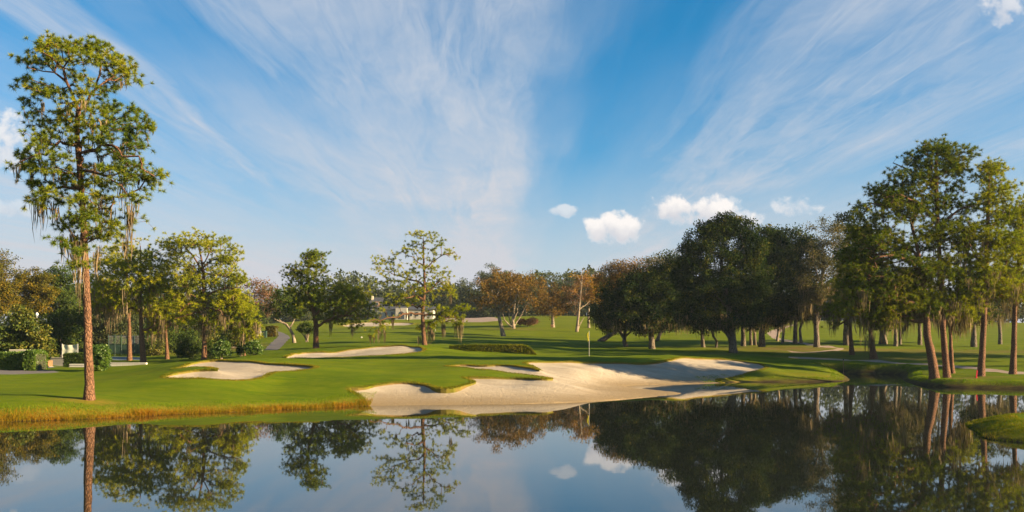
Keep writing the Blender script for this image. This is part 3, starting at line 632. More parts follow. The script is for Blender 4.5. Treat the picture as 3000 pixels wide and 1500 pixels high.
def leaves(P, n_each, R, size, rng, flat=.75, droop=0.0):
    """loose sprays of small pointed leaves round every twig end"""
    n = len(P) * n_each; o = np.repeat(P, n_each, 0); v = unit(rng.normal(0, 1, (n, 3))) * (R * rng.random((n, 1)) ** .45)
    v[:, 2] *= flat; c = o + v; c[:, 2] -= droop * np.hypot(v[:, 0], v[:, 1])
    a = unit(rng.normal(0, 1, (n, 3)) + unit(v) * .5); bq = unit(np.cross(a, rng.normal(0, 1, (n, 3)))); s = size * rng.uniform(.6, 1.25, (n, 1))
    if size >= .225:                                                # far off a leaf is a single sliver
        V = np.stack([c - a * s * .75, c + bq * s * .42 + a * s * .3, c - bq * s * .42 + a * s * .3], 1).reshape(-1, 3); k = np.arange(n)[:, None] * 3
        return V, np.concatenate([k, k + 1, k + 2], 1)
    V = np.stack([c - a * s * .6, c + bq * s * .32, c + a * s * .6, c - bq * s * .32], 1).reshape(-1, 3); k = np.arange(n)[:, None] * 4
    return V, np.concatenate([k, k + 1, k + 2, k + 3], 1)
def moss_strands(P, L, rng, n_each=9, spread=.22, w=.05):
    """curtains of hanging moss: thin tapering ribbons"""
    n = len(P) * n_each; o = np.repeat(P, n_each, 0) + np.stack([rng.normal(0, spread, n), rng.normal(0, spread, n), rng.uniform(-.1, .1, n)], 1)
    ln = np.repeat(L, n_each) * rng.uniform(.25, 1.05, n); a = rng.uniform(0, np.pi, n); s = np.stack([np.cos(a), np.sin(a), np.zeros(n)], 1) * (w * rng.uniform(.5, 1.3, n))[:, None]
    pts_ = []
    for t, ww in ((0, .5), (.3, 1), (.65, .75), (1, .12)):
        q = o - UP * (ln * t)[:, None] + np.stack([rng.normal(0, .03, n), rng.normal(0, .03, n), np.zeros(n)], 1) * (t > 0) - (o - np.repeat(P, n_each, 0)) * (.35 * t)
        pts_ += [q - s * ww, q + s * ww]
    V = np.stack(pts_, 1).reshape(-1, 3); k = np.arange(n)[:, None] * 8
    return V, np.concatenate([np.concatenate([k + 2 * i, k + 2 * i + 1, k + 2 * i + 3, k + 2 * i + 2], 1) for i in range(3)])
def lobe_tips(lobes, d, n, rng, shell=2.4, group=1, gr=.4, gflat=.5, dr=1.0):
    """tips spread through egg-shaped lobes given in photo pixels at distance d; group > 1 bunches them into sprays"""
    q = []; wts = np.array([l[2] * l[3] * (l[4] if len(l) > 4 else 1) for l in lobes], float); wts /= wts.sum()
    ids = rng.choice(len(lobes), n, p=wts)
    for i in ids:
        cx, cy, rx, ry = lobes[i][:4]; off = lobes[i][5] if len(lobes[i]) > 5 else 0.0
        v = unit(rng.normal(0, 1, 3)) * rng.random() ** (1 / shell)
        p = at(cx + v[0] * rx, cy - v[2] * ry, d + off + v[1] * rx * dr / F * d)
        for g in range(group):
            e = rng.normal(0, gr, 3); e[2] *= gflat; q.append(p + (e if group > 1 else 0))
    return np.array(q)
NTREE = [0]
def tree(name, label, cat, base, trunk, tips, foliage_kind, leaf, barkm, r_base, r_top=.05, r_tip=.012, limbs=(), K=26, L=.28, w=.022, R=.5, n_each=30, size=.16,
         step=.5, k=.3, sag=.08, moss=None, group=None, flare=.18, sides=10, inner=.0, droop=0.0, power=.46, twig_min=0.0, low_pen=.35, spread=.85, up=.3):
    """base (x, y); trunk: points in world space from ground up; limbs: further hand-placed boughs; tips: ends of the twigs"""
    rng = np.random.default_rng(1000 + NTREE[0]); NTREE[0] += 1
    trunk = np.asarray(trunk, float); z0 = gz(base[0], base[1]); org = np.array([base[0], base[1], z0])
    trunk[0] = org
    root = thing(name, label, cat, tuple(org), group)
    pos, par, tip_ids, seed, nseed = grow([trunk] + [np.asarray(l, float) for l in limbs], tips, rng, step, k, sag, low_pen)
    wts, kids, r = wood(pos, par, nseed, r_base, r_top, r_tip, power=power)
    s0 = seed[0]; h = np.linspace(0, 1, len(s0)); zz = pos[s0][:, 2] - z0
    r[s0] = np.maximum(r_base + (r_top - r_base) * h ** .9, np.minimum(r[s0], r_base * .6)) * (1 + flare * np.exp(-zz / (r_base * 2.2)))
    for ids in seed[1:]:
        m = len(ids); r1 = min(r[ids[0]] * .62, r_base * .45); r[ids[1:]] = np.maximum(np.linspace(r1, r1 * .35, m - 1), np.minimum(r[ids[1:]], r1))
    rl = pos - org
    # trunk
    tp = rl[s0].copy(); tr = r[s0].copy()
    tp = np.concatenate([[tp[0] - [0, 0, .35]], tp]); tr = np.concatenate([[tr[0] * 1.12], tr])
    v, f = tube(tp, tr, sides); v = v + rng.normal(0, .012 * r_base / .25, v.shape)
    obj('trunk', mesh_np('trunk', v, f, MATS[barkm], True), root)
    for ids in seed[1:]:
        if len(ids) > 2:
            v, f = tube(rl[ids], r[ids], 7); obj('limb', mesh_np('limb', v, f, MATS[barkm], True), root)
    # everything thinner
    on_seed = np.zeros(len(pos), bool); on_seed[[i for s_ in seed for i in s_]] = True
    parts = []; stack = []
    for i in range(len(pos)):
        for c in kids[i]:
            if on_seed[i] and not on_seed[c]: stack.append((i, c))
    while stack:
        a, c = stack.pop(); chain = [a, c]
        while kids[c]:
            ks = sorted(kids[c], key=lambda q: -wts[q])
            for o_ in ks[1:]: stack.append((c, o_))
            c = ks[0]; chain.append(c)
        rr = r[chain].copy(); rr[0] = rr[1]; rr[-1] *= .5
        if rr.max() < twig_min: continue
        parts.append(tube(rl[chain], rr, 3 if rr.max() < .025 else 5))
    if parts:
        v, f = joined(parts); obj('branches', mesh_np('branches', v, f, MATS[barkm], True), root, kind='stuff')
    # foliage
    tipp = rl[tip_ids]; D = unit(tipp - rl[par[tip_ids]])
    if inner > 0:
        thin = np.nonzero((~on_seed) & (wts <= 4) & (rng.random(len(pos)) < inner))[0]
        tipp = np.concatenate([tipp, rl[thin]]); D = np.concatenate([D, unit(rl[thin] - rl[par[thin]])])
    if foliage_kind == 'pine': v, f = needles(tipp, D, K, L, w, rng, up, spread)
    else: v, f = leaves(tipp, n_each, R, size, rng, droop=droop)
    obj('crown', mesh_np('crown', v, f, MATS[leaf]), root, kind='stuff')
    if moss:
        mp = []; ml = []
        for m_ in moss:
            if m_[0] == 'auto':                                    # ('auto', count, shortest, longest, highest share of the crown)
                _, cnt, lo, hi, frac = m_[:5]; zt = np.quantile(tipp[:, 2], frac); c_ = np.nonzero((rl[:, 2] < zt) & (~on_seed | (rl[:, 2] > np.quantile(tipp[:, 2], .05))) & (rl[:, 2] > tipp[:, 2].min()))[0]
                if len(c_):
                    ch = rng.choice(c_, min(cnt, len(c_)), replace=False); mp += list(rl[ch]); ml += list(rng.uniform(lo, hi, len(ch)))
            else:                                                   # (photo x, photo y, length in pixels, distance)
                q = at(m_[0], m_[1], m_[3]) - org; mp.append(q); ml.append(m_[2] / F * m_[3])
        if mp:
            msp = float(np.clip(.2 * (moss[0][5] if moss[0][0] == 'auto' and len(moss[0]) > 5 else .55), .05, .6))
            v, f = moss_strands(np.array(mp), np.array(ml), rng, 13, msp, .026 if org[1] < 60 else .038)
            obj('spanish_moss', mesh_np('spanish_moss', v, f, MATS['moss']), root, kind='stuff')
    return root
def poly(px_pts, d, doff=None): return [at(x, y, d + (0 if doff is None else doff[i])) for i, (x, y) in enumerate(px_pts)]

# ---- the tall mossy pine on the near left bank
r = np.random.default_rng(42); D0 = 43.0
zs = lambda x, y: (x * .5823, 80 + y * .5823)                     # close-up coordinates -> photo pixels
spots = [(200, 100), (270, 70), (340, 80), (400, 90), (450, 110), (530, 110), (560, 160), (610, 200), (660, 230), (690, 245), (600, 260), (340, 160), (370, 120), (170, 180), (140, 270), (180, 310), (240, 330), (280, 320),
         (200, 130), (500, 150), (640, 175), (430, 150), (560, 300), (520, 330), (300, 100), (480, 90), (580, 200), (220, 80), (130, 170), (110, 290), (620, 400), (690, 410), (720, 460), (760, 510), (700, 570), (570, 410), (500, 430), (540, 470), (640, 450),
         (560, 540), (640, 570), (690, 600), (540, 590), (460, 490), (430, 385), (425, 330), (740, 490), (600, 500), (660, 520), (130, 370), (140, 440), (200, 500), (240, 560), (300, 440), (340, 430), (390, 460), (370, 380), (170, 600), (220, 560), (90, 620), (80, 690),
         (130, 660), (150, 700), (270, 650), (310, 660), (220, 720), (180, 540), (280, 480), (330, 500), (590, 640), (650, 680), (610, 700), (710, 700), (770, 740), (810, 740), (790, 800), (740, 760), (660, 770), (500, 700), (470, 780), (540, 790), (580, 870), (480, 850),
         (700, 860), (400, 790), (350, 720), (320, 780), (270, 800), (190, 800), (240, 830), (165, 880), (280, 880), (430, 740), (440, 630), (390, 950), (300, 1000), (340, 980), (430, 990), (460, 950), (490, 930), (560, 1000), (610, 1000), (570, 1040), (540, 1060),
         (290, 1090), (400, 1060), (420, 1120), (390, 1190), (690, 960), (410, 880), (450, 1030), (520, 560), (380, 560), (400, 520), (350, 250), (420, 250), (230, 160), (270, 180), (630, 640), (560, 720), (160, 780), (300, 740), (370, 860), (640, 740)]
tips = []
for (sx, sy) in spots:
    x, y = zs(sx, sy); x = 242 + (x - 242) * .94; half = max(.5, 2.6 * (1 - abs(x - 232) / 330)); dep = r.uniform(-half, half)
    c = at(x, y, D0 + dep)
    for g in range(r.integers(17, 24)):
        e = r.normal(0, 1, 3) * np.array([.31, .40, .16]); tips.append(c + e)
trunk = poly([(262, 1163), (259, 1050), (256, 939), (253, 840), (250, 767), (246, 690), (242, 604), (236, 530), (230, 453), (225, 371), (230, 325)], D0)
lm = [poly([zs(*q) for q in L], D0, [0, s * .4, s * .9, s * 1.3, s * 1.5, s * 1.6][:len(L)]) for L, s in
      (([(395, 420), (365, 340), (335, 270), (322, 205), (260, 150), (210, 120)], -.6), ([(395, 420), (435, 375), (475, 310), (497, 240), (505, 165), (540, 130)], .8),
       ([(335, 270), (280, 240), (210, 220), (150, 200)], -1), ([(475, 310), (540, 265), (610, 240), (670, 235)], 1), ([(405, 720), (470, 725), (545, 755), (600, 800), (640, 850)], -.8), ([(395, 640), (430, 560), (480, 520), (560, 480), (650, 470)], 1.0),
       ([(400, 690), (440, 640), (520, 600), (600, 620), (690, 690), (770, 740)], -1.2), ([(392, 600), (330, 560), (260, 580), (190, 640), (110, 670)], -1), ([(408, 800), (340, 800), (260, 810), (190, 800)], .8), ([(418, 960), (480, 940), (540, 1000), (600, 1000)], .6))]
ms = [(242 + (x - 242) * .95, y, l * 1.25, D0 + o) for (x, y, l, o) in [(98, 590, 95, .2), (120, 575, 80, .1), (122, 610, 35, .1), (150, 590, 60, 0), (160, 610, 60, -.3), (85, 500, 40, .2), (80, 480, 30, .3), (175, 690, 70, -.3), (190, 700, 60, -.5), (205, 680, 90, -.5), (215, 700, 100, -.4), (228, 690, 90, -.5), (240, 705, 100, -.5),
      (225, 760, 110, -.35), (232, 780, 120, -.4), (285, 740, 70, .3), (292, 720, 45, .5), (315, 600, 50, .4), (300, 580, 40, .2), (370, 550, 70, .4), (378, 560, 60, .6), (385, 600, 100, .4), (386, 640, 80, .5), (388, 680, 70, .4), (392, 620, 60, .2), (360, 520, 60, .4), (372, 500, 50, .6), (405, 590, 45, .8), (115, 300, 45, .5), (360, 240, 25, .6), (370, 235, 22, .7), (200, 410, 40, -.4), (280, 610, 55, .3), (325, 610, 45, .5), (110, 430, 60, .5), (120, 470, 50, .3), (90, 470, 35, .5), (280, 480, 60, .4), (295, 590, 50, .3)]]
tree('pine_tree', 'tall lone pine with hanging moss on the near left bank of the pond', 'tree', (X(262, D0), D0), trunk, np.array(tips), 'pine', 'needles', 'pine_bark', .215, .09, .010, lm, K=46, L=.24, w=.023, step=.35, moss=[('auto', 26, .3, .9, .7, .5)] + ms, flare=.32, sides=16, sag=.05, power=.42, inner=.16)
# ---- other pines
def pine(label, bpx, d, trunk_px, lobes, n, leaf='needles', group_n=9, gr=.46, r_base=.22, r_top=.05, limbs_px=(), moss=None, seed=0, K=32, L=.34, w=.037, dr=.9, name='pine_tree', shell=2.2, extra=(), **kw):
    rg_ = np.random.default_rng(seed + 77); s = d / 100.0
    tp = lobe_tips(lobes, d, n, rg_, shell, group_n, gr, .45, dr)
    for (x, y) in extra:
        c = at(x, y, d) + np.array([0, rg_.uniform(-.6, .6), 0])
        tp = np.concatenate([tp, c + rg_.normal(0, 1, (group_n, 3)) * np.array([.35, .35, .16])])
    tk = [at(*trunk_px[0], d)] + [at(x, y, d) for x, y in trunk_px[1:]]
    lm_ = [[at(x, y, d) + np.array([0, o * i, 0]) for i, (x, y) in enumerate(P)] for P, o in limbs_px]
    return tree(name, label, 'tree', (X(bpx, d), d), tk, tp, 'pine', leaf, 'pine_bark', r_base, r_top, .013, lm_, K=K, L=L, w=w, moss=moss, inner=kw.pop('inner', .08), **kw)
# left group
pine('pine with a forked top and a broken stub, right of the tall mossy pine', 420, 102, [(420, 1062), (415, 980), (411, 900), (409, 820), (412, 770), (411, 720)],
     [(395, 745, 100, 50), (330, 790, 60, 50), (470, 770, 55, 60), (410, 830, 120, 55), (310, 860, 45, 40), (470, 850, 60, 50), (380, 885, 70, 35), (300, 835, 50, 45), (420, 790, 90, 60)], 260, 'needles_gold',
     limbs_px=[([(411, 790), (395, 775), (380, 755)], .3), ([(412, 785), (428, 765), (440, 745)], -.3), ([(418, 968), (445, 960), (462, 955)], -.4)], r_base=.32, moss=[('auto', 34, 1.0, 2.6, .45, 1.3)], seed=1)
pine('slimmer pine with curtains of moss, leftmost of the pine group', 380, 107, [(380, 1058), (379, 960), (377, 880), (372, 800), (368, 740)], [(340, 760, 60, 45), (300, 800, 45, 55), (330, 840, 60, 50), (290, 880, 40, 40), (350, 890, 45, 35)], 130, 'needles_gold', r_base=.28, moss=[('auto', 44, 1.2, 3.6, .6, 1.5)], seed=2)
pine('broad pine with long crooked boughs beside the left bunker', 598, 100, [(598, 1054), (598, 960), (599, 900), (597, 850), (596, 800), (590, 760), (583, 725)],
     [(590, 715, 95, 40), (520, 720, 50, 35), (660, 745, 45, 40), (545, 770, 60, 45), (640, 800, 80, 40), (690, 830, 50, 40), (560, 830, 60, 45), (520, 880, 55, 40), (670, 890, 60, 45), (600, 880, 60, 50), (700, 900, 35, 50), (545, 930, 50, 35), (640, 940, 55, 35)], 300, 'needles_gold',
     limbs_px=[([(594, 800), (575, 770), (555, 745), (530, 720)], .4), ([(592, 780), (612, 755), (625, 730)], -.4), ([(598, 803), (640, 806), (675, 812)], -.5), ([(600, 870), (640, 852), (690, 846), (720, 850)], -.7), ([(598, 880), (565, 892), (535, 915)], -.8), ([(600, 900), (630, 905), (660, 915), (690, 930)], -.9), ([(596, 910), (560, 915), (530, 935)], -.6)],
     r_base=.30, moss=[('auto', 40, .8, 2.2, .4, 1.3), (595, 900, 90, 99.6), (604, 910, 100, 99.5), (590, 940, 90, 99.6), (608, 930, 90, 99.5)], seed=3, extra=[(520, 705), (548, 690), (580, 685), (620, 690), (650, 700), (690, 725), (700, 740), (505, 730)])
pine('small short pine between the two larger pines of the left group', 490, 112, [(490, 1053), (488, 1000), (486, 960), (484, 900)], [(480, 930, 50, 40), (440, 900, 45, 40), (520, 910, 40, 45), (480, 880, 60, 40), (460, 960, 35, 25)], 90, 'needles_gold', r_base=.24, moss=[('auto', 40, 1.0, 2.6, .5, 1.4)], seed=4)
pine('young gold pine with a thin trunk by the cart path shrubs', 716, 100, [(716, 1040), (714, 1000), (712, 960), (705, 900)], [(712, 960, 38, 40), (700, 900, 45, 45), (735, 930, 30, 40), (690, 860, 35, 35), (740, 985, 22, 20)], 70, 'needles_gold', r_base=.14, moss=[('auto', 22, .6, 1.6, .5)], seed=5)
# the lone pine with a side lobe
pine('rounded green pine with a low bough reaching right, behind the long bunker', 926, 110, [(926, 1020), (925, 985), (926, 955), (920, 920), (905, 860), (900, 800), (905, 770)],
     [(905, 785, 62, 48, 1.5), (920, 760, 45, 30), (860, 800, 30, 28), (870, 850, 50, 30), (930, 860, 60, 45), (995, 858, 64, 42, 1.4), (1040, 885, 55, 48, 1.5), (960, 905, 75, 45, 1.2), (1060, 925, 40, 34, 1.2), (900, 900, 60, 40), (1000, 930, 50, 25)], 300, 'needles',
     limbs_px=[([(926, 960), (950, 945), (985, 930), (1020, 925), (1045, 925)], -.5), ([(922, 930), (945, 900), (970, 880)], -.6), ([(912, 890), (890, 870), (868, 850)], .4)], r_base=.36, r_top=.08, moss=[('auto', 10, .5, 1.0, .25), (967, 935, 55, 110), (970, 945, 45, 110), (1033, 960, 45, 110), (1030, 950, 40, 110)], seed=6, K=34, inner=.12)
# the airy pine beside the long bunker
zc_ = lambda x, y: (1050 + x * .3106, 650 + y * .3106)
ap = [zc_(*q) for q in [(500, 120), (540, 100), (560, 130), (580, 100), (660, 110), (700, 120), (640, 150), (650, 190), (700, 160), (530, 180), (560, 210), (480, 220), (440, 250), (430, 280), (460, 300), (500, 270), (780, 180), (770, 220), (740, 240), (690, 260), (720, 290), (840, 260), (880, 300), (910, 330), (820, 300),
      (200, 340), (160, 380), (190, 400), (240, 370), (280, 350), (350, 310), (350, 360), (300, 400), (370, 420), (340, 460), (290, 460), (200, 450), (220, 480), (260, 520), (280, 550), (200, 580), (240, 580), (300, 570), (380, 560), (400, 590), (450, 560), (480, 530), (400, 500), (440, 470), (510, 400), (520, 440), (560, 470), (540, 350), (580, 250), (590, 300),
      (650, 350), (690, 370), (650, 420), (690, 470), (720, 440), (760, 420), (740, 500), (780, 540), (830, 530), (800, 490), (830, 460), (820, 570), (790, 590), (850, 610), (890, 640), (870, 680), (830, 640), (900, 690), (540, 590), (570, 640), (540, 660), (590, 680), (510, 620), (700, 590), (440, 600),
      (400, 700), (350, 720), (300, 700), (260, 760), (320, 770), (370, 750), (440, 700), (480, 740), (520, 760), (200, 800), (230, 830), (460, 790), (540, 720), (640, 850), (590, 1010), (560, 1000), (740, 800), (770, 830), (790, 860), (820, 820), (840, 880), (760, 900), (800, 920), (720, 950), (680, 930), (650, 960), (700, 1000),
      (880, 830), (920, 870), (950, 800), (1000, 790), (1030, 820), (980, 830), (900, 930), (950, 920), (930, 960), (970, 950), (880, 880), (840, 850), (690, 880)]]
pine('airy half-bare pine with moss on its low boughs, beside the long bunker', 1244, 107, [(1244, 1011), (1240, 960), (1238, 930), (1240, 890), (1244, 850), (1243, 800), (1241, 750), (1240, 700)], [(1235, 840, 60, 60)], 10, 'needles_gold', group_n=9,
     limbs_px=[([zc_(*q) for q in P], o) for P, o in (([(615, 600), (560, 560), (450, 530), (300, 480)], .4), ([(612, 420), (560, 380), (510, 330)], -.3), ([(618, 460), (700, 390), (760, 340), (820, 315), (870, 350)], -.4), ([(625, 680), (680, 630), (740, 570), (800, 560)], .5), ([(600, 880), (540, 860), (470, 855), (380, 890), (300, 910), (220, 940), (140, 935)], -.4),
               ([(605, 900), (660, 870), (740, 880), (830, 900), (920, 910)], .4), ([(600, 820), (540, 790), (450, 770)], .5), ([(610, 730), (540, 705), (470, 715)], -.4))],
     r_base=.30, r_top=.06, K=32, L=.33, w=.036, extra=ap + [(1085, 985), (1100, 970), (1112, 962), (1127, 955), (1150, 933), (1296, 943), (1262, 955), (1340, 940), (1354, 930), (1110, 945), (1090, 940)], seed=7, step=.4,
     moss=[(x, y, l, 107) for x, y, l in [(1085, 985, 30), (1095, 985, 25), (1107, 965, 45), (1112, 970, 30), (1126, 960, 45), (1128, 975, 40), (1150, 935, 35), (1190, 915, 30), (1198, 920, 25), (1215, 915, 30), (1150, 930, 25), (1255, 950, 50), (1262, 960, 55), (1258, 970, 40), (1266, 965, 45), (1272, 975, 25), (1296, 945, 50), (1302, 950, 45), (1298, 960, 40), (1335, 945, 60), (1342, 940, 60), (1350, 935, 70), (1354, 930, 60), (1346, 950, 50), (1318, 870, 25), (1322, 865, 30), (1228, 985, 35), (1232, 950, 20), (1195, 850, 25), (1207, 840, 20), (1160, 880, 25), (1240, 890, 60)]])
# ---- pines on the right bank
pine('stout pine leaning left on the right bank, leftmost of the trunks by the water', 2738, 71.5, [(2738, 1105), (2728, 1040), (2716, 980), (2712, 900), (2705, 820), (2690, 740), (2672, 660)],
     [(2640, 620, 90, 45), (2560, 680, 70, 45), (2620, 720, 110, 55), (2540, 770, 70, 50), (2660, 800, 100, 60), (2560, 850, 80, 50), (2640, 890, 70, 50), (2500, 830, 40, 40), (2700, 880, 50, 50), (2600, 940, 60, 25), (2500, 760, 40, 50), (2520, 690, 40, 35), (2470, 900, 40, 35), (2540, 920, 50, 35)], 470, 'needles_green', limbs_px=[([(2712, 900), (2680, 892), (2640, 885)], -.5), ([(2702, 800), (2660, 770), (2600, 750), (2550, 760)], -.6), ([(2695, 760), (2640, 700), (2590, 670)], .5)],
     r_base=.37, r_top=.10, moss=[('auto', 34, .7, 1.9, .35, 1.2)], seed=8, K=34, L=.31, w=.032, gr=.42)
pine('tallest pine on the right bank, its trunk curving up through the crown', 2774, 71.8, [(2774, 1105), (2769, 1040), (2762, 960), (2760, 880), (2756, 780), (2748, 680), (2744, 580), (2742, 500), (2744, 440)],
     [(2750, 435, 55, 30, 1.4), (2700, 480, 60, 40), (2790, 480, 45, 40), (2640, 520, 50, 40), (2740, 530, 80, 45), (2600, 570, 60, 40), (2690, 590, 80, 45), (2800, 590, 50, 45), (2530, 620, 45, 35), (2750, 680, 70, 55), (2820, 700, 50, 60), (2760, 780, 70, 55), (2820, 830, 45, 50), (2740, 880, 50, 45), (2835, 455, 22, 28)], 400, 'needles_green',
     limbs_px=[([(2744, 560), (2710, 520), (2670, 490), (2635, 470)], .4), ([(2746, 640), (2690, 600), (2620, 575), (2560, 590)], -.5), ([(2743, 520), (2780, 490), (2820, 465)], .4), ([(2750, 660), (2800, 620), (2850, 600)], -.4)], r_base=.27, r_top=.08, moss=[('auto', 24, .8, 2.2, .3, 1.2)], seed=9, K=34, L=.31, w=.032, gr=.42)
pine('pine beside the red stake on the right bank', 2874, 72, [(2874, 1103), (2878, 1020), (2882, 950), (2885, 880), (2890, 780), (2893, 680), (2895, 580), (2898, 520)],
     [(2900, 500, 50, 28, 1.3), (2920, 550, 55, 40), (2870, 590, 40, 35), (2940, 620, 55, 45), (2880, 680, 65, 45), (2940, 720, 60, 50), (2870, 770, 60, 50), (2920, 830, 70, 50), (2860, 860, 50, 40)], 240, 'needles_gold', limbs_px=[([(2893, 680), (2930, 640), (2965, 600)], .4), ([(2888, 800), (2850, 760), (2820, 720)], -.5)],
     r_base=.27, r_top=.07, moss=[('auto', 30, .6, 1.6, .28, 1.2)], seed=10, K=34, L=.31, w=.032)
pine('pine with a straight trunk at the right edge, rightmost by the water', 2967, 73.5, [(2967, 1097), (2971, 1000), (2973, 900), (2982, 800), (2990, 700), (2995, 640)],
     [(2985, 640, 50, 50), (3000, 720, 60, 60), (2965, 790, 45, 50), (3020, 830, 60, 50), (2960, 860, 45, 40), (3030, 600, 40, 50)], 170, 'needles_gold', r_base=.27, moss=[('auto', 26, .6, 1.8, .3, 1.2)], seed=11, K=34, L=.31, w=.032)
# smaller mossy pines across the creek
pine('mossy pine with two close trunks shading the path across the creek', 2496, 110, [(2496, 1039), (2492, 980), (2490, 930), (2492, 860)], [(2470, 890, 55, 35), (2450, 920, 40, 30), (2520, 880, 50, 40), (2480, 840, 60, 40), (2430, 900, 30, 25)], 110, 'needles_green', r_base=.32, limbs_px=[([(2490, 935), (2460, 950), (2435, 965)], .4)], moss=[('auto', 60, .8, 2.4, .6, 1.2)], seed=12)
pine('thick grey trunked pine hung with moss beside the cart path', 2560, 103, [(2560, 1052), (2553, 1000), (2548, 950), (2550, 880)], [(2550, 920, 60, 35), (2590, 890, 55, 40), (2510, 900, 40, 35), (2560, 860, 70, 40), (2600, 950, 40, 25)], 110, 'needles_green', r_base=.42, moss=[('auto', 60, .8, 2.6, .6, 1.2), (2545, 980, 60, 102.5), (2552, 975, 65, 102.5), (2538, 985, 60, 102.6)], seed=13)
pine('thin grey trunk behind the tallest right pine, wrapped in moss', 2789, 80, [(2789, 1088), (2786, 1030), (2785, 980), (2790, 900)], [(2800, 890, 50, 40), (2770, 920, 40, 30), (2830, 930, 30, 25)], 50, 'needles_gold', r_base=.25, moss=[('auto', 60, .8, 2.0, .8, 1.2), (2800, 960, 45, 80), (2812, 965, 40, 80)], seed=14)

# ---- broadleaf trees
def broad(label, bpx, d, trunk_px, lobes, n, leaf, R=.7, n_each=34, size=.2, r_base=.35, r_top=.10, limbs_px=(), moss=None, seed=0, barkm='oak_bark', name='oak_tree', dr=.9, shell=3.2, inner=.15, group=None, cat='tree', stems=(), **kw):
    rg_ = np.random.default_rng(seed + 277); tp = lobe_tips(lobes, d, int(n * (.52 if leaf == 'oak_leaves' else .40)), rg_, shell, 3, .42 * R / .8, .7, dr=dr)
    lm_ = [[at(x, y, d) + np.array([0, o * i, 0]) for i, (x, y) in enumerate(P)] for P, o in limbs_px]
    return tree(name, label, cat, (X(bpx, d), d), [at(x, y, d) for x, y in trunk_px], tp, 'leaf', leaf, barkm, r_base, r_top, .014, lm_, R=R, n_each=n_each, size=size, moss=moss, inner=inner, group=group, **kw)
# the dark oaks in the middle right
broad('dark spreading oak with drooping moss, nearest the flag', 1910, 122, [(1910, 1022), (1908, 985), (1905, 950), (1890, 900), (1880, 850)],
      [(1800, 875, 50, 42), (1845, 850, 40, 42, 1.3), (1890, 828, 40, 45, 1.3), (1935, 805, 36, 50, 1.3), (1975, 785, 32, 55, 1.5), (1880, 865, 80, 52), (1950, 860, 60, 70), (1990, 830, 34, 60, 1.3), (1780, 900, 45, 45), (1850, 910, 90, 50), (1930, 920, 80, 45), (1990, 880, 40, 70), (1830, 945, 60, 22), (1920, 950, 70, 22), (1760, 930, 30, 25)], 680, 'oak_leaves', r_base=.42, r_top=.2, limbs_px=[([(1906, 960), (1870, 930), (1820, 900), (1790, 890)], -.3), ([(1908, 960), (1940, 920), (1970, 880)], .5)], moss=[('auto', 90, .7, 2.0, .16, 2.2)], seed=1, R=.92, n_each=50, size=.23, droop=.2)
broad('leaning dark oak whose trunk slants up to the right beside the flag', 1758, 150, [(1758, 1002), (1790, 980), (1815, 965), (1830, 930)], [(1810, 930, 50, 40), (1840, 880, 50, 50), (1780, 900, 40, 30)], 120, 'oak_leaves', r_base=.45, r_top=.2, moss=[('auto', 30, .8, 2.0, .3, 2)], seed=2, size=.24, R=.8)
broad('dark oak with a forked trunk standing in the oak shade', 1835, 128, [(1826, 1017), (1828, 1000), (1830, 985), (1835, 930)], [(1830, 900, 50, 50), (1800, 930, 40, 30), (1870, 930, 40, 30)], 110, 'oak_leaves', r_base=.30, r_top=.14, limbs_px=[([(1829, 990), (1850, 970), (1866, 950)], .3), ([(1829, 985), (1810, 965), (1795, 945)], -.3)], moss=[('auto', 30, .8, 2.0, .3, 2)], seed=3, size=.24, R=.8)
broad('tallest dark oak with an upright dense crown, centre of the oak row', 2148, 112, [(2148, 1035), (2146, 1000), (2142, 960), (2135, 900), (2120, 820), (2110, 740)],
      [(2078, 690, 26, 44, 1.6), (2112, 668, 27, 38, 1.6), (2150, 662, 27, 36, 1.6), (2185, 690, 26, 44, 1.5), (2045, 718, 26, 44, 1.5), (2012, 745, 24, 44, 1.4), (2216, 715, 24, 44, 1.4), (2100, 760, 60, 60), (2165, 770, 50, 60), (2040, 800, 45, 60), (2210, 800, 45, 70), (1998, 810, 26, 60), (2110, 850, 80, 60), (2030, 870, 50, 65), (2195, 880, 55, 65), (2000, 905, 36, 42), (2060, 935, 60, 32), (2160, 940, 70, 26)], 980, 'oak_leaves', r_base=.48, r_top=.2, limbs_px=[([(2146, 1005), (2125, 975), (2100, 950), (2060, 930)], -.4), ([(2142, 950), (2165, 910), (2185, 850)], .6), ([(2138, 910), (2090, 860), (2050, 800)], .4)], moss=[('auto', 70, .7, 1.8, .12, 2)], seed=4, R=.78, n_each=52, size=.22, droop=.15)
broad('dense dark oak with a thick straight trunk, right of the tallest oak', 2232, 126, [(2232, 1018), (2232, 980), (2234, 930), (2236, 850), (2230, 780)], [(2235, 690, 26, 36, 1.5), (2265, 705, 26, 40, 1.5), (2295, 730, 26, 50, 1.3), (2280, 760, 40, 50), (2225, 770, 50, 65), (2270, 840, 60, 70), (2220, 890, 60, 60), (2290, 910, 40, 35), (2240, 940, 60, 25)], 480, 'oak_leaves', r_base=.44, r_top=.2, moss=[('auto', 60, .8, 2.0, .15, 2)], seed=5, R=.85, n_each=50, size=.24)
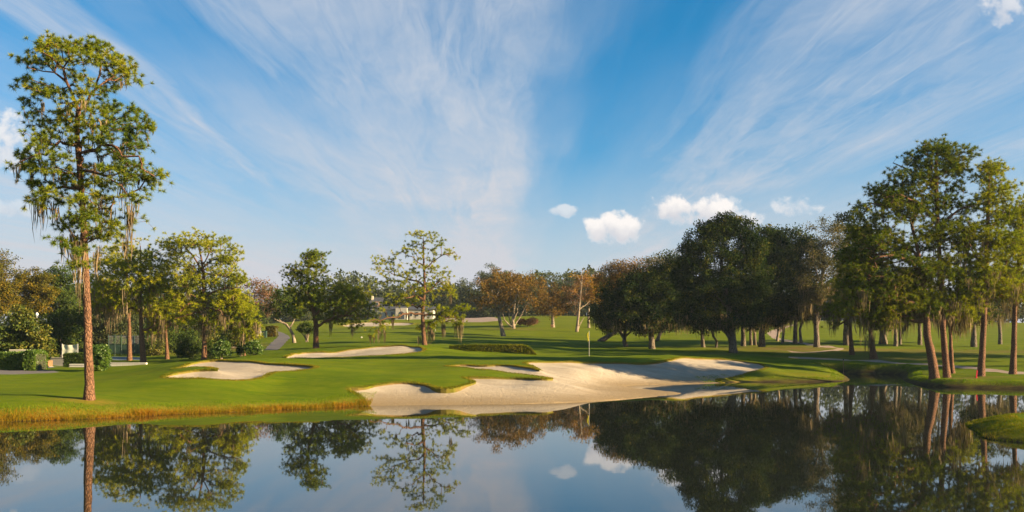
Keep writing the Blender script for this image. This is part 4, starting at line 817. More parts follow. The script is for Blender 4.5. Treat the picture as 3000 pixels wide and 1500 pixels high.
for i, (bx, by, d, lab) in enumerate([(2178, 1014, 130, 'dark oak trunk just right of the tallest oak, left of three close trunks'), (2200, 1014, 132, 'slim dark oak, middle of the three close trunks right of the tallest oak'), (2212, 1014, 133, 'slim dark oak, right of the three close trunks beside the thick straight oak')]):
    broad(lab, bx, d, [(bx, by), (bx - 1, 980), (bx - 3, 940), (bx, 880)], [(bx, 890, 45, 45), (bx - 10, 850, 40, 40), (bx + 10, 930, 35, 20)], 90, 'oak_leaves', r_base=.34 if i == 0 else .24, r_top=.14, moss=[('auto', 20, .8, 2.0, .3, 2)], seed=6 + i, size=.25, R=.9)
broad('dark oak in the shade left of the tallest oak, with a low crooked bough', 2060, 124, [(2060, 1018), (2058, 990), (2055, 960), (2050, 900)], [(2050, 890, 50, 45), (2010, 910, 35, 35), (2090, 900, 40, 40), (2050, 940, 50, 20)], 130, 'oak_leaves', r_base=.26, r_top=.14, moss=[('auto', 40, .7, 1.8, .3, 2)], seed=9, size=.24, R=.85)
broad('thin leaning oak under the canopy, between the shaded oak and the tallest oak', 2098, 126, [(2107, 1018), (2100, 1000), (2090, 985), (2082, 960), (2085, 900)], [(2085, 890, 35, 35), (2110, 920, 35, 25)], 60, 'oak_leaves', r_base=.18, r_top=.1, seed=10, size=.25, R=.8)
broad('broad oak right of the thick straight oak, its top catching the sun', 2330, 140, [(2330, 1010), (2330, 960), (2332, 900), (2328, 800)], [(2320, 710, 60, 40), (2360, 760, 50, 60), (2300, 770, 45, 60), (2340, 830, 60, 60), (2320, 890, 60, 40)], 330, 'oak_leaves', r_base=.35, r_top=.16, moss=[('auto', 40, .8, 2.2, .25, 2)], seed=11, size=.28, R=1.1, n_each=46)
broad('grey brown oak with bare twigs showing, left of the right bank pines', 2393, 124, [(2393, 1018), (2392, 980), (2390, 940), (2400, 880), (2410, 800), (2415, 740)], [(2400, 670, 40, 38, .8), (2440, 700, 45, 50, .8), (2400, 740, 50, 50), (2440, 780, 50, 60), (2390, 820, 50, 60), (2420, 870, 60, 50), (2370, 880, 40, 45)], 330, 'grey_oak_leaves', r_base=.40, r_top=.16, limbs_px=[([(2391, 960), (2405, 930), (2425, 900)], .3), ([(2410, 800), (2435, 760), (2450, 720)], -.4), ([(2405, 830), (2385, 790), (2375, 750)], -.4)], moss=[('auto', 90, .8, 2.4, .4, 1.5)], seed=12, size=.20, n_each=34, R=.85)
broad('dark oak whose top shows behind the right bank pines', 2480, 135, [(2477, 1021), (2478, 980), (2480, 920), (2482, 800)], [(2490, 660, 40, 40), (2510, 720, 55, 60), (2490, 800, 60, 60), (2540, 800, 50, 60), (2480, 870, 50, 40)], 300, 'oak_leaves', r_base=.45, r_top=.18, moss=[('auto', 50, .8, 2.4, .3, 2)], seed=13, size=.28, R=1.1, n_each=46)
for i, (bx, by, d, cy, lab) in enumerate([(2277, 1001, 150, 915, 'slim sunlit oak by the curving path, left of a pair'), (2292, 1008, 143, 910, 'slim sunlit oak by the curving path, right of a pair'), (2347, 1010, 142, 910, 'slim sunlit oak standing alone beside the curving path')]):
    broad(lab, bx, d, [(bx, by), (bx + (4 if i < 2 else -4), 965), (bx + 5, 940), (bx + 3, 890)], [(bx, cy - 15, 35, 35), (bx + 12, cy, 30, 25)], 60, 'grey_oak_leaves', r_base=.24, r_top=.12, moss=[('auto', 34, 1.0, 2.6, .6, 1.5)], seed=14 + i, barkm='pale_bark', size=.25, R=.8)
for i, (bx, by, d, rb, lab) in enumerate([(2587, 1009, 142, .60, 'wide flared oak trunk beyond the creek, left of the right bank pines'), (2624, 1020, 132, .28, 'medium oak with sunlit bark right of the wide flared oak'), (2637, 1012, 140, .20, 'thin oak trunk close to the right of the sunlit bark oak'),
                                          (2695, 1015, 140, .34, 'mossy oak seen just left of the leaning bank pine'), (2853, 1019, 134, .42, 'mossy oak in the field behind the red stake'), (2930, 1012, 145, .3, 'mossy oak in the field between the two rightmost bank pines')]):
    broad(lab, bx, d, [(bx, by), (bx, 980), (bx - 2, 940), (bx + 2, 860)], [(bx, 850, 60, 55), (bx - 30, 890, 40, 35), (bx + 35, 890, 40, 35), (bx, 920, 50, 20)], 170, 'grey_oak_leaves' if i % 2 else 'oak_leaves', r_base=rb, r_top=.16, moss=[('auto', 60, 1.0, 3.0, .45, 2)], seed=18 + i, size=.26, R=.95)
# russet trees round the fairway
broad('russet topped tree leaning left with pale crooked boughs, front of the fairway clump', 1475, 165, [(1475, 985), (1468, 955), (1461, 925), (1450, 890), (1440, 850)], [(1430, 840, 40, 35), (1470, 825, 55, 28), (1410, 880, 30, 25), (1490, 850, 45, 30), (1520, 830, 40, 28), (1440, 870, 50, 25), (1420, 895, 40, 22, .5), (1480, 890, 50, 25, .6), (1400, 865, 25, 22, .6)], 230, 'autumn_leaves', r_base=.42, r_top=.15, limbs_px=[([(1461, 925), (1440, 900), (1410, 890), (1390, 882)], .5), ([(1462, 920), (1490, 900), (1510, 880), (1520, 850)], -.5), ([(1455, 905), (1455, 870), (1462, 840)], .3), ([(1440, 900), (1425, 850), (1415, 830)], -.5)], barkm='pale_bark', seed=30, R=.95, n_each=20, size=.26, name='autumn_tree', inner=.1)
rt = broad('many stemmed russet tree, back of the fairway clump', 1505, 195, [(1500, 962), (1502, 935), (1508, 890), (1512, 850)], [(1520, 820, 55, 25), (1560, 835, 45, 30), (1480, 830, 50, 25), (1590, 850, 25, 25), (1540, 860, 50, 30), (1500, 850, 40, 25), (1545, 890, 45, 22, .6), (1580, 880, 28, 22, .6), (1510, 880, 35, 22, .6)], 240, 'autumn_leaves', r_base=.36, r_top=.12, limbs_px=[([(1500, 960), (1478, 938), (1470, 910)], -.4), ([(1500, 960), (1492, 930), (1490, 890)], .4), ([(1505, 958), (1525, 925), (1545, 890), (1560, 860)], .4), ([(1502, 950), (1515, 915), (1520, 880)], -.5)], barkm='pale_bark', seed=31, R=1.0, n_each=20, size=.28, name='autumn_tree', inner=.1)
broad('single rounded russet green tree on the fairway rise, right of the clump', 1620, 200, [(1620, 955), (1619, 925), (1618, 890)], [(1620, 860, 45, 32), (1590, 885, 35, 30), (1650, 880, 35, 32), (1620, 905, 52, 22), (1580, 900, 25, 20)], 220, 'autumn_leaves', r_base=.40, r_top=.15, barkm='pale_bark', seed=32, R=1.0, n_each=24, size=.28, name='autumn_tree')
broad('tall pale stemmed tree with a bare forked top and a second slanting stem', 1690, 185, [(1690, 972), (1694, 930), (1698, 890), (1702, 850), (1706, 810), (1700, 800)], [(1690, 850, 35, 35), (1680, 890, 30, 30), (1700, 810, 18, 15, .4)], 60, 'red_twig_leaves', r_base=.32, r_top=.10, limbs_px=[([(1692, 968), (1702, 945), (1712, 930)], .4), ([(1696, 905), (1715, 895), (1730, 880)], .3), ([(1704, 830), (1695, 815), (1686, 805)], -.3)], barkm='pale_bark', seed=33, R=.9, n_each=10, size=.24, name='autumn_tree')
broad('orange leaved tree behind the pale bare topped stem', 1725, 200, [(1722, 970), (1724, 920), (1728, 870)], [(1730, 820, 40, 25), (1760, 840, 40, 25), (1725, 860, 45, 30), (1700, 830, 25, 20), (1770, 870, 25, 20), (1790, 835, 20, 16)], 200, 'orange_leaves', r_base=.30, r_top=.12, barkm='pale_bark', seed=34, R=1.0, n_each=26, size=.28, name='autumn_tree')
broad('rust brown twiggy tree rising behind the dark spreading oak', 1830, 160, [(1793, 983), (1795, 940), (1810, 880), (1825, 830)], [(1805, 795, 40, 26), (1845, 785, 45, 25), (1780, 830, 32, 30), (1890, 790, 38, 25), (1830, 830, 60, 35), (1790, 890, 34, 40)], 380, 'autumn_leaves', r_base=.32, r_top=.12, seed=35, R=1.0, n_each=24, size=.24, name='autumn_tree')
broad('tall grey green tree behind the oaks with a twiggy top', 1925, 150, [(1960, 1000), (1955, 930), (1940, 850)], [(1930, 775, 40, 30), (1970, 770, 35, 34), (1995, 800, 30, 45), (1920, 820, 45, 30)], 300, 'grey_oak_leaves', r_base=.3, r_top=.12, seed=36, R=.85, n_each=18, size=.24, name='autumn_tree')
# round the cart path
broad('small leaning oak with two bent pale boughs beside the cart path', 862, 130, [(862, 1005), (858, 980), (848, 962), (838, 950), (820, 940)], [(840, 900, 40, 32), (810, 900, 30, 28), (865, 890, 32, 30), (790, 915, 22, 20), (830, 870, 40, 25)], 190, 'dark_leaves', r_base=.24, r_top=.12, limbs_px=[([(848, 958), (856, 945), (862, 930)], .3), ([(835, 950), (812, 938), (792, 925)], -.3)], barkm='pale_bark', seed=40, R=.65, n_each=26, size=.2)
broad('reddish bare twigged tree behind the cart path', 760, 180, [(760, 965), (762, 920), (765, 880)], [(770, 850, 40, 30), (740, 880, 40, 35), (800, 870, 30, 30), (770, 900, 45, 30), (740, 840, 25, 25)], 220, 'red_twig_leaves', r_base=.3, r_top=.12, seed=41, R=1.0, n_each=14, size=.26, name='autumn_tree', moss=[('auto', 30, 1, 2.5, .4, 2)])
broad('dull green tree behind the trellis by the cart path', 735, 160, [(728, 980), (730, 945), (735, 910)], [(720, 910, 40, 35), (750, 930, 35, 25), (700, 930, 30, 30)], 170, 'dark_leaves', r_base=.25, r_top=.1, seed=42, R=.8, n_each=24, size=.24, name='broadleaf_tree')
# left background
broad('golden leaved tree at the far left edge', -5, 120, [(-10, 1045), (-10, 980), (-5, 900)], [(-5, 780, 45, 40), (15, 820, 40, 45), (-20, 850, 50, 50), (10, 880, 40, 40)], 260, 'gold_leaves', r_base=.35, r_top=.15, seed=50, R=.8, n_each=34, size=.22, name='broadleaf_tree')
broad('golden round crowned tree left of the tall mossy pine', 90, 128, [(90, 1045), (90, 980), (92, 900)], [(85, 825, 50, 38, 1.3), (125, 840, 42, 38), (60, 850, 35, 40), (110, 870, 50, 40), (80, 900, 50, 40)], 330, 'gold_leaves', r_base=.35, r_top=.15, seed=51, R=.75, n_each=36, size=.22, name='broadleaf_tree')
broad('tall dark green round tree directly left of the tall mossy pine', 175, 132, [(175, 1045), (175, 980), (175, 880)], [(165, 810, 48, 40, 1.3), (195, 840, 38, 55), (150, 860, 55, 50), (190, 900, 45, 50), (150, 930, 60, 45)], 420, 'dark_leaves', r_base=.4, r_top=.16, seed=52, R=.75, n_each=36, size=.22, name='broadleaf_tree')
broad('conical glossy leaved tree behind the clipped hedge at left', 70, 92, [(85, 1065), (82, 1020), (75, 960)], [(55, 925, 30, 25, 1.2), (60, 955, 45, 30), (85, 975, 50, 35), (40, 985, 45, 35), (100, 1005, 50, 25), (125, 1025, 30, 14), (40, 1020, 50, 20)], 280, 'magnolia_leaves', r_base=.2, r_top=.08, seed=53, R=.6, n_each=30, size=.26, name='magnolia_tree', barkm='pale_bark')
broad('dark shaded tree behind the pale screen at left', 180, 108, [(185, 1055), (183, 1010), (180, 960)], [(160, 960, 50, 35), (200, 950, 45, 40), (140, 1000, 45, 30), (200, 1000, 45, 30)], 240, 'dark_leaves', r_base=.25, r_top=.1, seed=54, R=.75, n_each=30, size=.24, name='broadleaf_tree')
bgl = [(255, 980, 150, 70, 'dark_leaves', 'dark green tree filling the gap right of the tall mossy pine'), (320, 960, 140, 90, 'far_leaves', 'grey green mossy tree behind the leftmost group pine'), (450, 960, 145, 90, 'dark_leaves', 'dark green tree behind the forked pine'), (540, 950, 150, 90, 'far_leaves', 'dull green tree behind the short pine'), (650, 940, 155, 80, 'dark_leaves', 'dark tree behind the broad crooked pine')]
for i, (bx, cy, d, rx, lf, lab) in enumerate(bgl):
    broad(lab, bx, d, [(bx, 1040), (bx, 1000), (bx + 3, cy)], [(bx, cy - 100, rx * .7, 60), (bx - rx * .4, cy - 30, rx * .6, 60), (bx + rx * .4, cy - 30, rx * .6, 60), (bx, cy + 20, rx, 40)], 330, lf, r_base=.3, r_top=.12, seed=60 + i, R=1.0, n_each=30, size=.28, name='broadleaf_tree', moss=[('auto', 22, 1.2, 3.0, .4, 1.5)])
# trees standing just out of the picture on the right, whose shade falls across the oaks and the green
for i, (wx, d, h_, lab) in enumerate([(65, 100, 21, 'oak just outside the right edge, nearest the picture'), (71, 90, 22, 'oak outside the right edge, behind the nearest one'), (82, 100, 23, 'oak well outside the right edge, above the path'), (64, 83, 19, 'oak outside the right edge, closest to the pond')]):
    px = 1500 + wx / d * F; s_ = F / d; cz = 1000 - (h_ * .60 - 2.0) * s_; k_ = h_ / 16.0 * s_
    broad(lab, px, d, [(px, 1050), (px, 1000), (px + 4, cz + 40)], [(px, cz - 3 * k_, 3.2 * k_, 3.0 * k_), (px - 2.6 * k_, cz, 2.6 * k_, 3 * k_), (px + 3 * k_, cz, 3 * k_, 3 * k_), (px, cz + 2.4 * k_, 4.2 * k_, 2.6 * k_)], 420, 'oak_leaves', r_base=.45, r_top=.2, seed=120 + i, R=1.1, n_each=20, size=.36, moss=[('auto', 30, 1, 2.4, .2, 2)])
# distant trees in the haze
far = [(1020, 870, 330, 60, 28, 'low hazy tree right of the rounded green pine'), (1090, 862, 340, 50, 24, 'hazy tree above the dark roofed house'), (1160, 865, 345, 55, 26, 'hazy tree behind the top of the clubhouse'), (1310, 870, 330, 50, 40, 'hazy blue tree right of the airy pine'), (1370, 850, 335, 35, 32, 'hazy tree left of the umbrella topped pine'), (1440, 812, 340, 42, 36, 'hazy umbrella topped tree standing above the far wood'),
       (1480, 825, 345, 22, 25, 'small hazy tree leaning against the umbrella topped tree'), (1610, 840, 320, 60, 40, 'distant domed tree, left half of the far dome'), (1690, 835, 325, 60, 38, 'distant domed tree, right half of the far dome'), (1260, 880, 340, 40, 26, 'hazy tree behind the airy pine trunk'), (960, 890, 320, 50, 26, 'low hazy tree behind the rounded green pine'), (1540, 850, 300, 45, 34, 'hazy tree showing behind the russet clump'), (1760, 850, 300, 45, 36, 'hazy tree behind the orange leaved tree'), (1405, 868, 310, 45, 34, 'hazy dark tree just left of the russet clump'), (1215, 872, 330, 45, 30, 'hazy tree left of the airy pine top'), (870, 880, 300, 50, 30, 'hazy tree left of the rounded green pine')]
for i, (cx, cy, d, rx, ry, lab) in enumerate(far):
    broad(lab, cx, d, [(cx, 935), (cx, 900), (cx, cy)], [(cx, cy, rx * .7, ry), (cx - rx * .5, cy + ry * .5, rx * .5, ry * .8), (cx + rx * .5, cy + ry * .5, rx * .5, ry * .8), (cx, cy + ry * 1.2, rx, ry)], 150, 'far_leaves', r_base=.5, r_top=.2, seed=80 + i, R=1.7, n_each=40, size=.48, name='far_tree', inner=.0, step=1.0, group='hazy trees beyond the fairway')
# the wood that closes the view all round
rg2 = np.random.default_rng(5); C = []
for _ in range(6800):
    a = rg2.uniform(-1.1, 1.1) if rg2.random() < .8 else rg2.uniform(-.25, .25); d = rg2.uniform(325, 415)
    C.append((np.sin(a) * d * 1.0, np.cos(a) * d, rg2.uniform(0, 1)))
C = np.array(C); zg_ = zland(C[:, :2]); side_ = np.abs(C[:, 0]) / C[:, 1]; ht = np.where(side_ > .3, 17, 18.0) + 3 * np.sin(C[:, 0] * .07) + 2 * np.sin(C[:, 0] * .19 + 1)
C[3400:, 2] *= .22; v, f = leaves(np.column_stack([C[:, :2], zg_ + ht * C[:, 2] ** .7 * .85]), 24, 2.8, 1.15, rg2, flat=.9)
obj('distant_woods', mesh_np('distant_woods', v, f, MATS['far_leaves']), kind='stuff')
# ------------------------------------------------------------------ shrubs and hedges
def shrub(label, bpx, d, lobes, n, leaf='shrub_leaves', R=.28, n_each=30, size=.15, stems=5, seed=0, name='shrub', r_stem=.035, barkm='pale_bark'):
    rg_ = np.random.default_rng(900 + seed); tp = lobe_tips(lobes, d, n, rg_, 3.5, 1, dr=.9)
    x0 = X(bpx, d); z0 = gz(x0, d); tp[:, 2] = np.maximum(tp[:, 2], z0 + .12)
    root = thing(name, label, 'shrub', (x0, d, z0)); top = tp[:, 2].max(); parts = []
    for s in range(stems):
        q = tp[rg_.integers(len(tp))] - [x0, d, z0]; m = q * [.45, .45, .55]
        P = np.array([[rg_.normal(0, .08), rg_.normal(0, .08), -.1], m * [.5, .5, .6], m, q]); v, f = tube(P, np.array([1, .85, .6, .25]) * r_stem, 5)
        obj('stem', mesh_np('stem', v, f, MATS[barkm], True), root)
    v, f = leaves(tp - [x0, d, z0], n_each, R, size, rg_)
    obj('foliage', mesh_np('foliage', v, f, MATS[leaf]), root, kind='stuff')
    return root
sh = [('rounded glossy green shrub at the foot of the tall mossy pine', 298, 72, [(285, 1035, 22, 30), (305, 1045, 20, 35), (295, 1065, 24, 22), (275, 1060, 16, 25)], 150, 'shrub_leaves'),
      ('dark green shrub left of the broad crooked pine trunk', 560, 103, [(545, 1020, 25, 28), (565, 1030, 25, 25), (530, 1035, 18, 18)], 150, 'dark_leaves'),
      ('dark green shrub tight against the right of the broad crooked pine trunk', 622, 104, [(618, 1025, 16, 28), (625, 1035, 14, 20)], 90, 'dark_leaves'),
      ('dome shaped green shrub right of the broad crooked pine', 650, 98, [(650, 1018, 25, 22), (640, 1030, 20, 18), (662, 1028, 16, 18)], 130, 'shrub_leaves'),
      ('rounded shrub by the cart path, right of the young gold pine', 745, 98, [(745, 1018, 22, 20), (755, 1026, 16, 14), (730, 1020, 14, 16)], 120, 'shrub_leaves'),
      ('narrow dark shrub at the foot of the young gold pine', 708, 99.5, [(706, 1022, 12, 20)], 60, 'dark_leaves'),
      ('low twiggy bush behind the russet fairway clump', 1545, 200, [(1535, 944, 18, 8), (1558, 941, 18, 9)], 60, 'red_twig_leaves')]
for i, (lab, bx, d, lo, n, lf) in enumerate(sh): shrub(lab, bx, d, lo, n, lf, seed=i, R=.30 if d < 120 else .6, size=.15 if d < 120 else .3)
# vase shaped many stemmed shrub
vs = shrub('vase shaped multi stemmed shrub left of the rounded green pine', 899, 130, [(885, 962, 13, 12), (900, 955, 16, 13), (914, 964, 13, 12), (897, 970, 18, 10)], 110, 'dark_leaves', .35, 26, .17, 9, 20, r_stem=.07)
# thicket behind the left pines
th = [(250, 1035, 118, 28, 30), (345, 1012, 128, 30, 26), (455, 1020, 122, 34, 32), (500, 1010, 126, 34, 36), (555, 1000, 126, 34, 36), (610, 995, 128, 36, 40), (660, 985, 132, 34, 34), (430, 995, 130, 30, 34), (690, 1000, 128, 24, 26)]
wh = ['beside the tall mossy pine trunk', 'behind the court fence', 'right of the forked pine trunk', 'left of the short pine trunk', 'behind the dark shrub', 'behind the broad crooked pine trunk', 'above the dome shaped shrub', 'high behind the forked pine', 'left of the young gold pine']
for i, (cx, cy, d, rx, ry) in enumerate(th):
    shrub('big leafy thicket bush ' + wh[i], cx, d, [(cx, cy, rx, ry), (cx - rx * .5, cy + ry * .6, rx * .7, ry * .6), (cx + rx * .5, cy + ry * .6, rx * .7, ry * .6)], 170, 'magnolia_leaves' if i % 3 == 2 else 'dark_leaves', .5, 30, .2, 3, 30 + i, name='thicket_bush')
def hedge(label, prof_px, d, depth, leaf, seed, name='hedge', n=9000, size=.10):
    """clipped hedge: prof_px = list of (px, top py) along it; leaves over a rounded solid core"""
    rg_ = np.random.default_rng(seed); xs = np.array([X(p, d) for p, _ in prof_px]); zt = np.array([at(p, y, d)[2] for p, y in prof_px])
    x0 = xs.mean(); zb0 = gz(x0, d); root = thing(name, label, 'hedge', (x0, d, zb0))
    xx = np.linspace(xs[0], xs[-1], 26); tt = np.interp(xx, xs, zt); V = []; Q = []
    gb = zland(np.column_stack([xx, np.full(26, d)])) - .15
    for i, (x, t, g) in enumerate(zip(xx, tt, gb)):
        e = .08 if 0 < i < 25 else .2
        for (y, z) in ((-depth / 2 + e, g), (-depth / 2 + e, t - .22), (-depth / 2 + .18 + e, t - .07), (depth / 2 - .18 - e, t - .07), (depth / 2 - e, t - .22), (depth / 2 - e, g)): V.append((x - x0, y, z - zb0))
    for i in range(25):
        for j in range(5): Q.append((i * 6 + j, (i + 1) * 6 + j, (i + 1) * 6 + j + 1, i * 6 + j + 1))
    Q += [(0, 1, 2, 3), (0, 3, 4, 5), (150, 153, 152, 151), (150, 155, 154, 153)]
    obj('core', mesh_np('core', V, np.array(Q), MATS['core_twigs']), root)
    u_ = rg_.random(n); x = xs[0] + (xs[-1] - xs[0]) * u_; t = np.interp(x, xs, zt); g = np.interp(x, xx, gb); face = rg_.random(n)
    y = np.where(face < .5, -depth / 2, np.where(face < .85, rg_.uniform(-depth / 2, depth / 2, n), depth / 2)); z = np.where((face >= .5) & (face < .85), t, g + (t - g) * rg_.random(n))
    endm = rg_.random(n) < .10; x = np.where(endm, np.where(rg_.random(n) < .5, xs[0], xs[-1]), x); y = np.where(endm, rg_.uniform(-depth / 2, depth / 2, n), y); z = np.where(endm, np.minimum(z, np.interp(x, xs, zt)), z)
    P = np.column_stack([x - x0, y, z - zb0]); P += rg_.normal(0, .035, P.shape)
    v, f = leaves(P, 2, .07, size, rg_); obj('foliage', mesh_np('foliage', v, f, MATS[leaf]), root, kind='stuff')
    return root
hedge('clipped bright green hedge by the asphalt drive at the left edge', [(-120, 1034), (0, 1034), (88, 1034)], 74, 1.6, 'shrub_leaves', 1, size=.13)
hedge('rounded end block of the clipped hedge by the asphalt drive', [(89, 1033), (96, 1028), (112, 1028), (121, 1034)], 73.6, 1.9, 'shrub_leaves', 2, n=3500, size=.13)
hedge('dark clipped hedge behind the tall mossy pine trunk', [(196, 1038), (225, 1036), (268, 1036)], 84, 1.2, 'dark_leaves', 3, n=4500, size=.12)
hedge('long low clipped hedge on the rise right of the airy pine', [(1320, 1014), (1360, 1011), (1430, 1010), (1531, 1011)], 101, 1.6, 'hedge_leaves', 4, n=8000, size=.12)
hedge('short hedge block sloping down at the right end of the long low hedge', [(1534, 1013), (1545, 1014), (1556, 1022), (1568, 1037)], 98.5, 2.2, 'hedge_leaves', 5, n=4000, size=.11)
hedge('leafy trellis block beside the cart path bend', [(782, 958), (795, 956), (811, 957)], 163, 1.6, 'gold_leaves', 6, n=2600, size=.2, name='trellis_hedge')

# ------------------------------------------------------------------ small built things
def place(px, d): x = X(px, d); return (x, d, gz(x, d))
# flag on the green
fx_, fy_, fz_ = place(1726, 84); t = thing('golf_flag', 'yellow flag on a thin white pin standing on the green', 'flag', (fx_, fy_, fz_))
obj('pin', MB().lathe([(.0, 2.52), (.018, 2.5), (.017, 1.2), (.019, -.1)], 8).mesh('pin', MATS['white_paint'], True), t)
v = []; q = []
for i in range(9):
    for j in range(7):
        s, h = i / 8, j / 6; v.append((-.02 - .22 * s * (.55 + .45 * h) + .04 * math.sin(h * 7), .10 * math.sin(s * 5 + h * 3) * s, 2.46 - .85 * (1 - h) - .34 * s * (.4 + h * .3)))
for i in range(8):
    for j in range(6): q.append((i * 7 + j, (i + 1) * 7 + j, (i + 1) * 7 + j + 1, i * 7 + j + 1))
vf = np.array(v); n0 = len(vf); both = np.concatenate([vf, vf + [0, .012, 0]]); qq = np.array(q)
obj('cloth', mesh_np('cloth', both, np.concatenate([qq, qq[:, ::-1] + n0]), MATS['yellow_cloth'], True), t)
obj('cup_rim', MB().lathe([(.054, -.02), (.054, .006), (.066, .006), (.066, -.02)], 14).mesh('cup_rim', MATS['white_paint']), t)
# distant thin pin
t = thing('golf_flag', 'tiny distant white pin on the far fairway behind the airy pine', 'flag', place(1276, 178)); obj('pin', MB().lathe([(.0, 2.2), (.03, 2.18), (.03, -.1)], 6).mesh('pin', MATS['white_paint']), t)
obj('cloth', MB().box(-.45, -.03, -.012, .012, 1.8, 2.15).mesh('cloth', MATS['white_paint']), t)
# red stake
t = thing('hazard_stake', 'small red hazard stake on the right bank by a pine', 'stake', place(2860, 70.2)); s_ = obj('post', MB().box(-.04, .04, -.04, .04, -.15, .62, .02).mesh('post', MATS['red_paint']), t); s_.rotation_euler = (0, .12, 0)
obj('base_collar', MB().lathe([(.075, -.05), (.075, .05), (.05, .07), (.0, .07)], 10).mesh('base_collar', MATS['red_paint']), t)
# dark yardage post by the creek
t = thing('yardage_post', 'thin dark post standing on the grass beside the creek', 'post', place(2471, 91)); obj('post', MB().lathe([(.0, 2.02), (.035, 2.0), (.035, -.1)], 8).mesh('post', MATS['brown_wood']), t)
obj('cap', MB().lathe([(.0, 2.12), (.07, 2.08), (.07, 2.0), (.04, 1.96)], 8).mesh('cap', MATS['green_metal']), t)
# tee marker
t = thing('tee_marker', 'small white ball marker on the fairway right of the rounded green pine', 'marker', place(1059, 141)); obj('ball', MB().lathe([(.0, .30), (.10, .26), (.14, .16), (.10, .06), (.03, -.04)], 10).mesh('ball', MATS['white_paint'], True), t)
obj('spike', MB().lathe([(.02, .02), (.02, -.2)], 6).mesh('spike', MATS['grey_metal']), t)
# wooden sign by the single russet tree
t = thing('wooden_sign', 'small wooden post sign in front of the single rounded russet tree', 'sign', place(1617, 196)); obj('post', MB().box(-.07, .07, -.07, .07, -.2, .75).mesh('post', MATS['brown_wood']), t); obj('board', MB().box(-.32, .32, -.13, -.075, .55, .95, .02).mesh('board', MATS['brown_wood']), t)
# globe street lamp in the left background
lx, ly, lz = place(108, 112); t = thing('globe_lamp', 'white globe lamp on a thin post among the left trees', 'lamp', (lx, ly, lz)); hl = at(108, 921, 112)[2] - lz
obj('post', MB().lathe([(.11, -.1), (.10, .5), (.06, .6), (.05, hl - .15)], 10).mesh('post', MATS['grey_metal'], True), t)
obj('globe', MB().lathe([(.0, hl + .22), (.10, hl + .19), (.17, hl + .08), (.18, hl), (.14, hl - .11), (.07, hl - .16)], 14).mesh('globe', MATS['globe_glass'], True), t)
obj('cap', MB().lathe([(.0, hl + .30), (.07, hl + .25), (.09, hl + .19)], 12).mesh('cap', MATS['grey_metal'], True), t)
# low cream walls behind the lawn
def low_wall(label, p0, p1, d, h, mt='white_paint', thick=.35, nb=5):
    x0, x1 = X(p0, d), X(p1, d); zb_ = gz((x0 + x1) / 2, d); t = thing('low_wall', label, 'wall', ((x0 + x1) / 2, d, zb_)); L = (x1 - x0) / 2
    obj('footing', MB().box(-L - .05, L + .05, -thick / 2 - .06, thick / 2 + .06, -.4, .06).mesh('footing', MATS['grey_wall']), t)
    w_ = (2 * L) / nb
    pr = MB().box(-w_ / 2 + .008, w_ / 2 - .008, -thick / 2, thick / 2, .06, h).mesh('wall_block', MATS[mt])
    for i in range(nb): obj('wall_block', pr, t, (-L + w_ * (i + .5), 0, 0))
    cp_ = MB().box(-w_ / 2 + .004, w_ / 2 - .004, -thick / 2 - .05, thick / 2 + .05, h + .002, h + .09, .02).mesh('coping', MATS[mt])
    for i in range(nb): obj('coping', cp_, t, (-L + w_ * (i + .5), 0, 0))
    return t
low_wall('low white block wall on the lawn behind the round shrub', 322, 430, 88, .36, nb=6)
low_wall('short white block wall just left of the tall mossy pine', 206, 254, 80, .22, nb=3)
low_wall('grey wall behind the asphalt drive, left of the dark hedge', 150, 196, 92, .78, 'grey_wall', .3, 4)
low_wall('small brown planter wall at the end of the clipped hedge', 122, 148, 86, .55, 'brown_wood', .8, 2)
low_wall('cream wall top showing above the clipped hedge', 30, 88, 84, 1.55, 'cream_wall', .3, 4)
# pale wind screen
t = thing('wind_screen', 'pale cloth wind screen stretched between posts at left', 'screen', place(204, 96)); z0 = t.location.z; a0, a1 = X(183, 96) - t.location.x, X(226, 96) - t.location.x; zt_, zb_ = at(204, 1009, 96)[2] - z0, at(204, 1040, 96)[2] - z0
v = [(a0 + (a1 - a0) * i / 10, .04 * math.sin(i * 1.1) + .03 * math.sin(j * 1.7 + i), zb_ + (zt_ - zb_) * j / 5 - .07 * math.sin(math.pi * i / 10) * (j == 5)) for i in range(11) for j in range(6)]
q = [(i * 6 + j, (i + 1) * 6 + j, (i + 1) * 6 + j + 1, i * 6 + j + 1) for i in range(10) for j in range(5)]; vv = np.array(v)
obj('cloth', mesh_np('cloth', np.concatenate([vv, vv + [0, .02, 0]]), np.concatenate([np.array(q), np.array(q)[:, ::-1] + len(vv)]), MATS['screen_cloth'], True), t)
for a in (a0 - .05, a1 + .05): obj('post', MB().lathe([(.0, zt_ + .08), (.045, zt_ + .06), (.045, -.2)], 8, (a, .03)).mesh('post', MATS['grey_metal'], True), t)
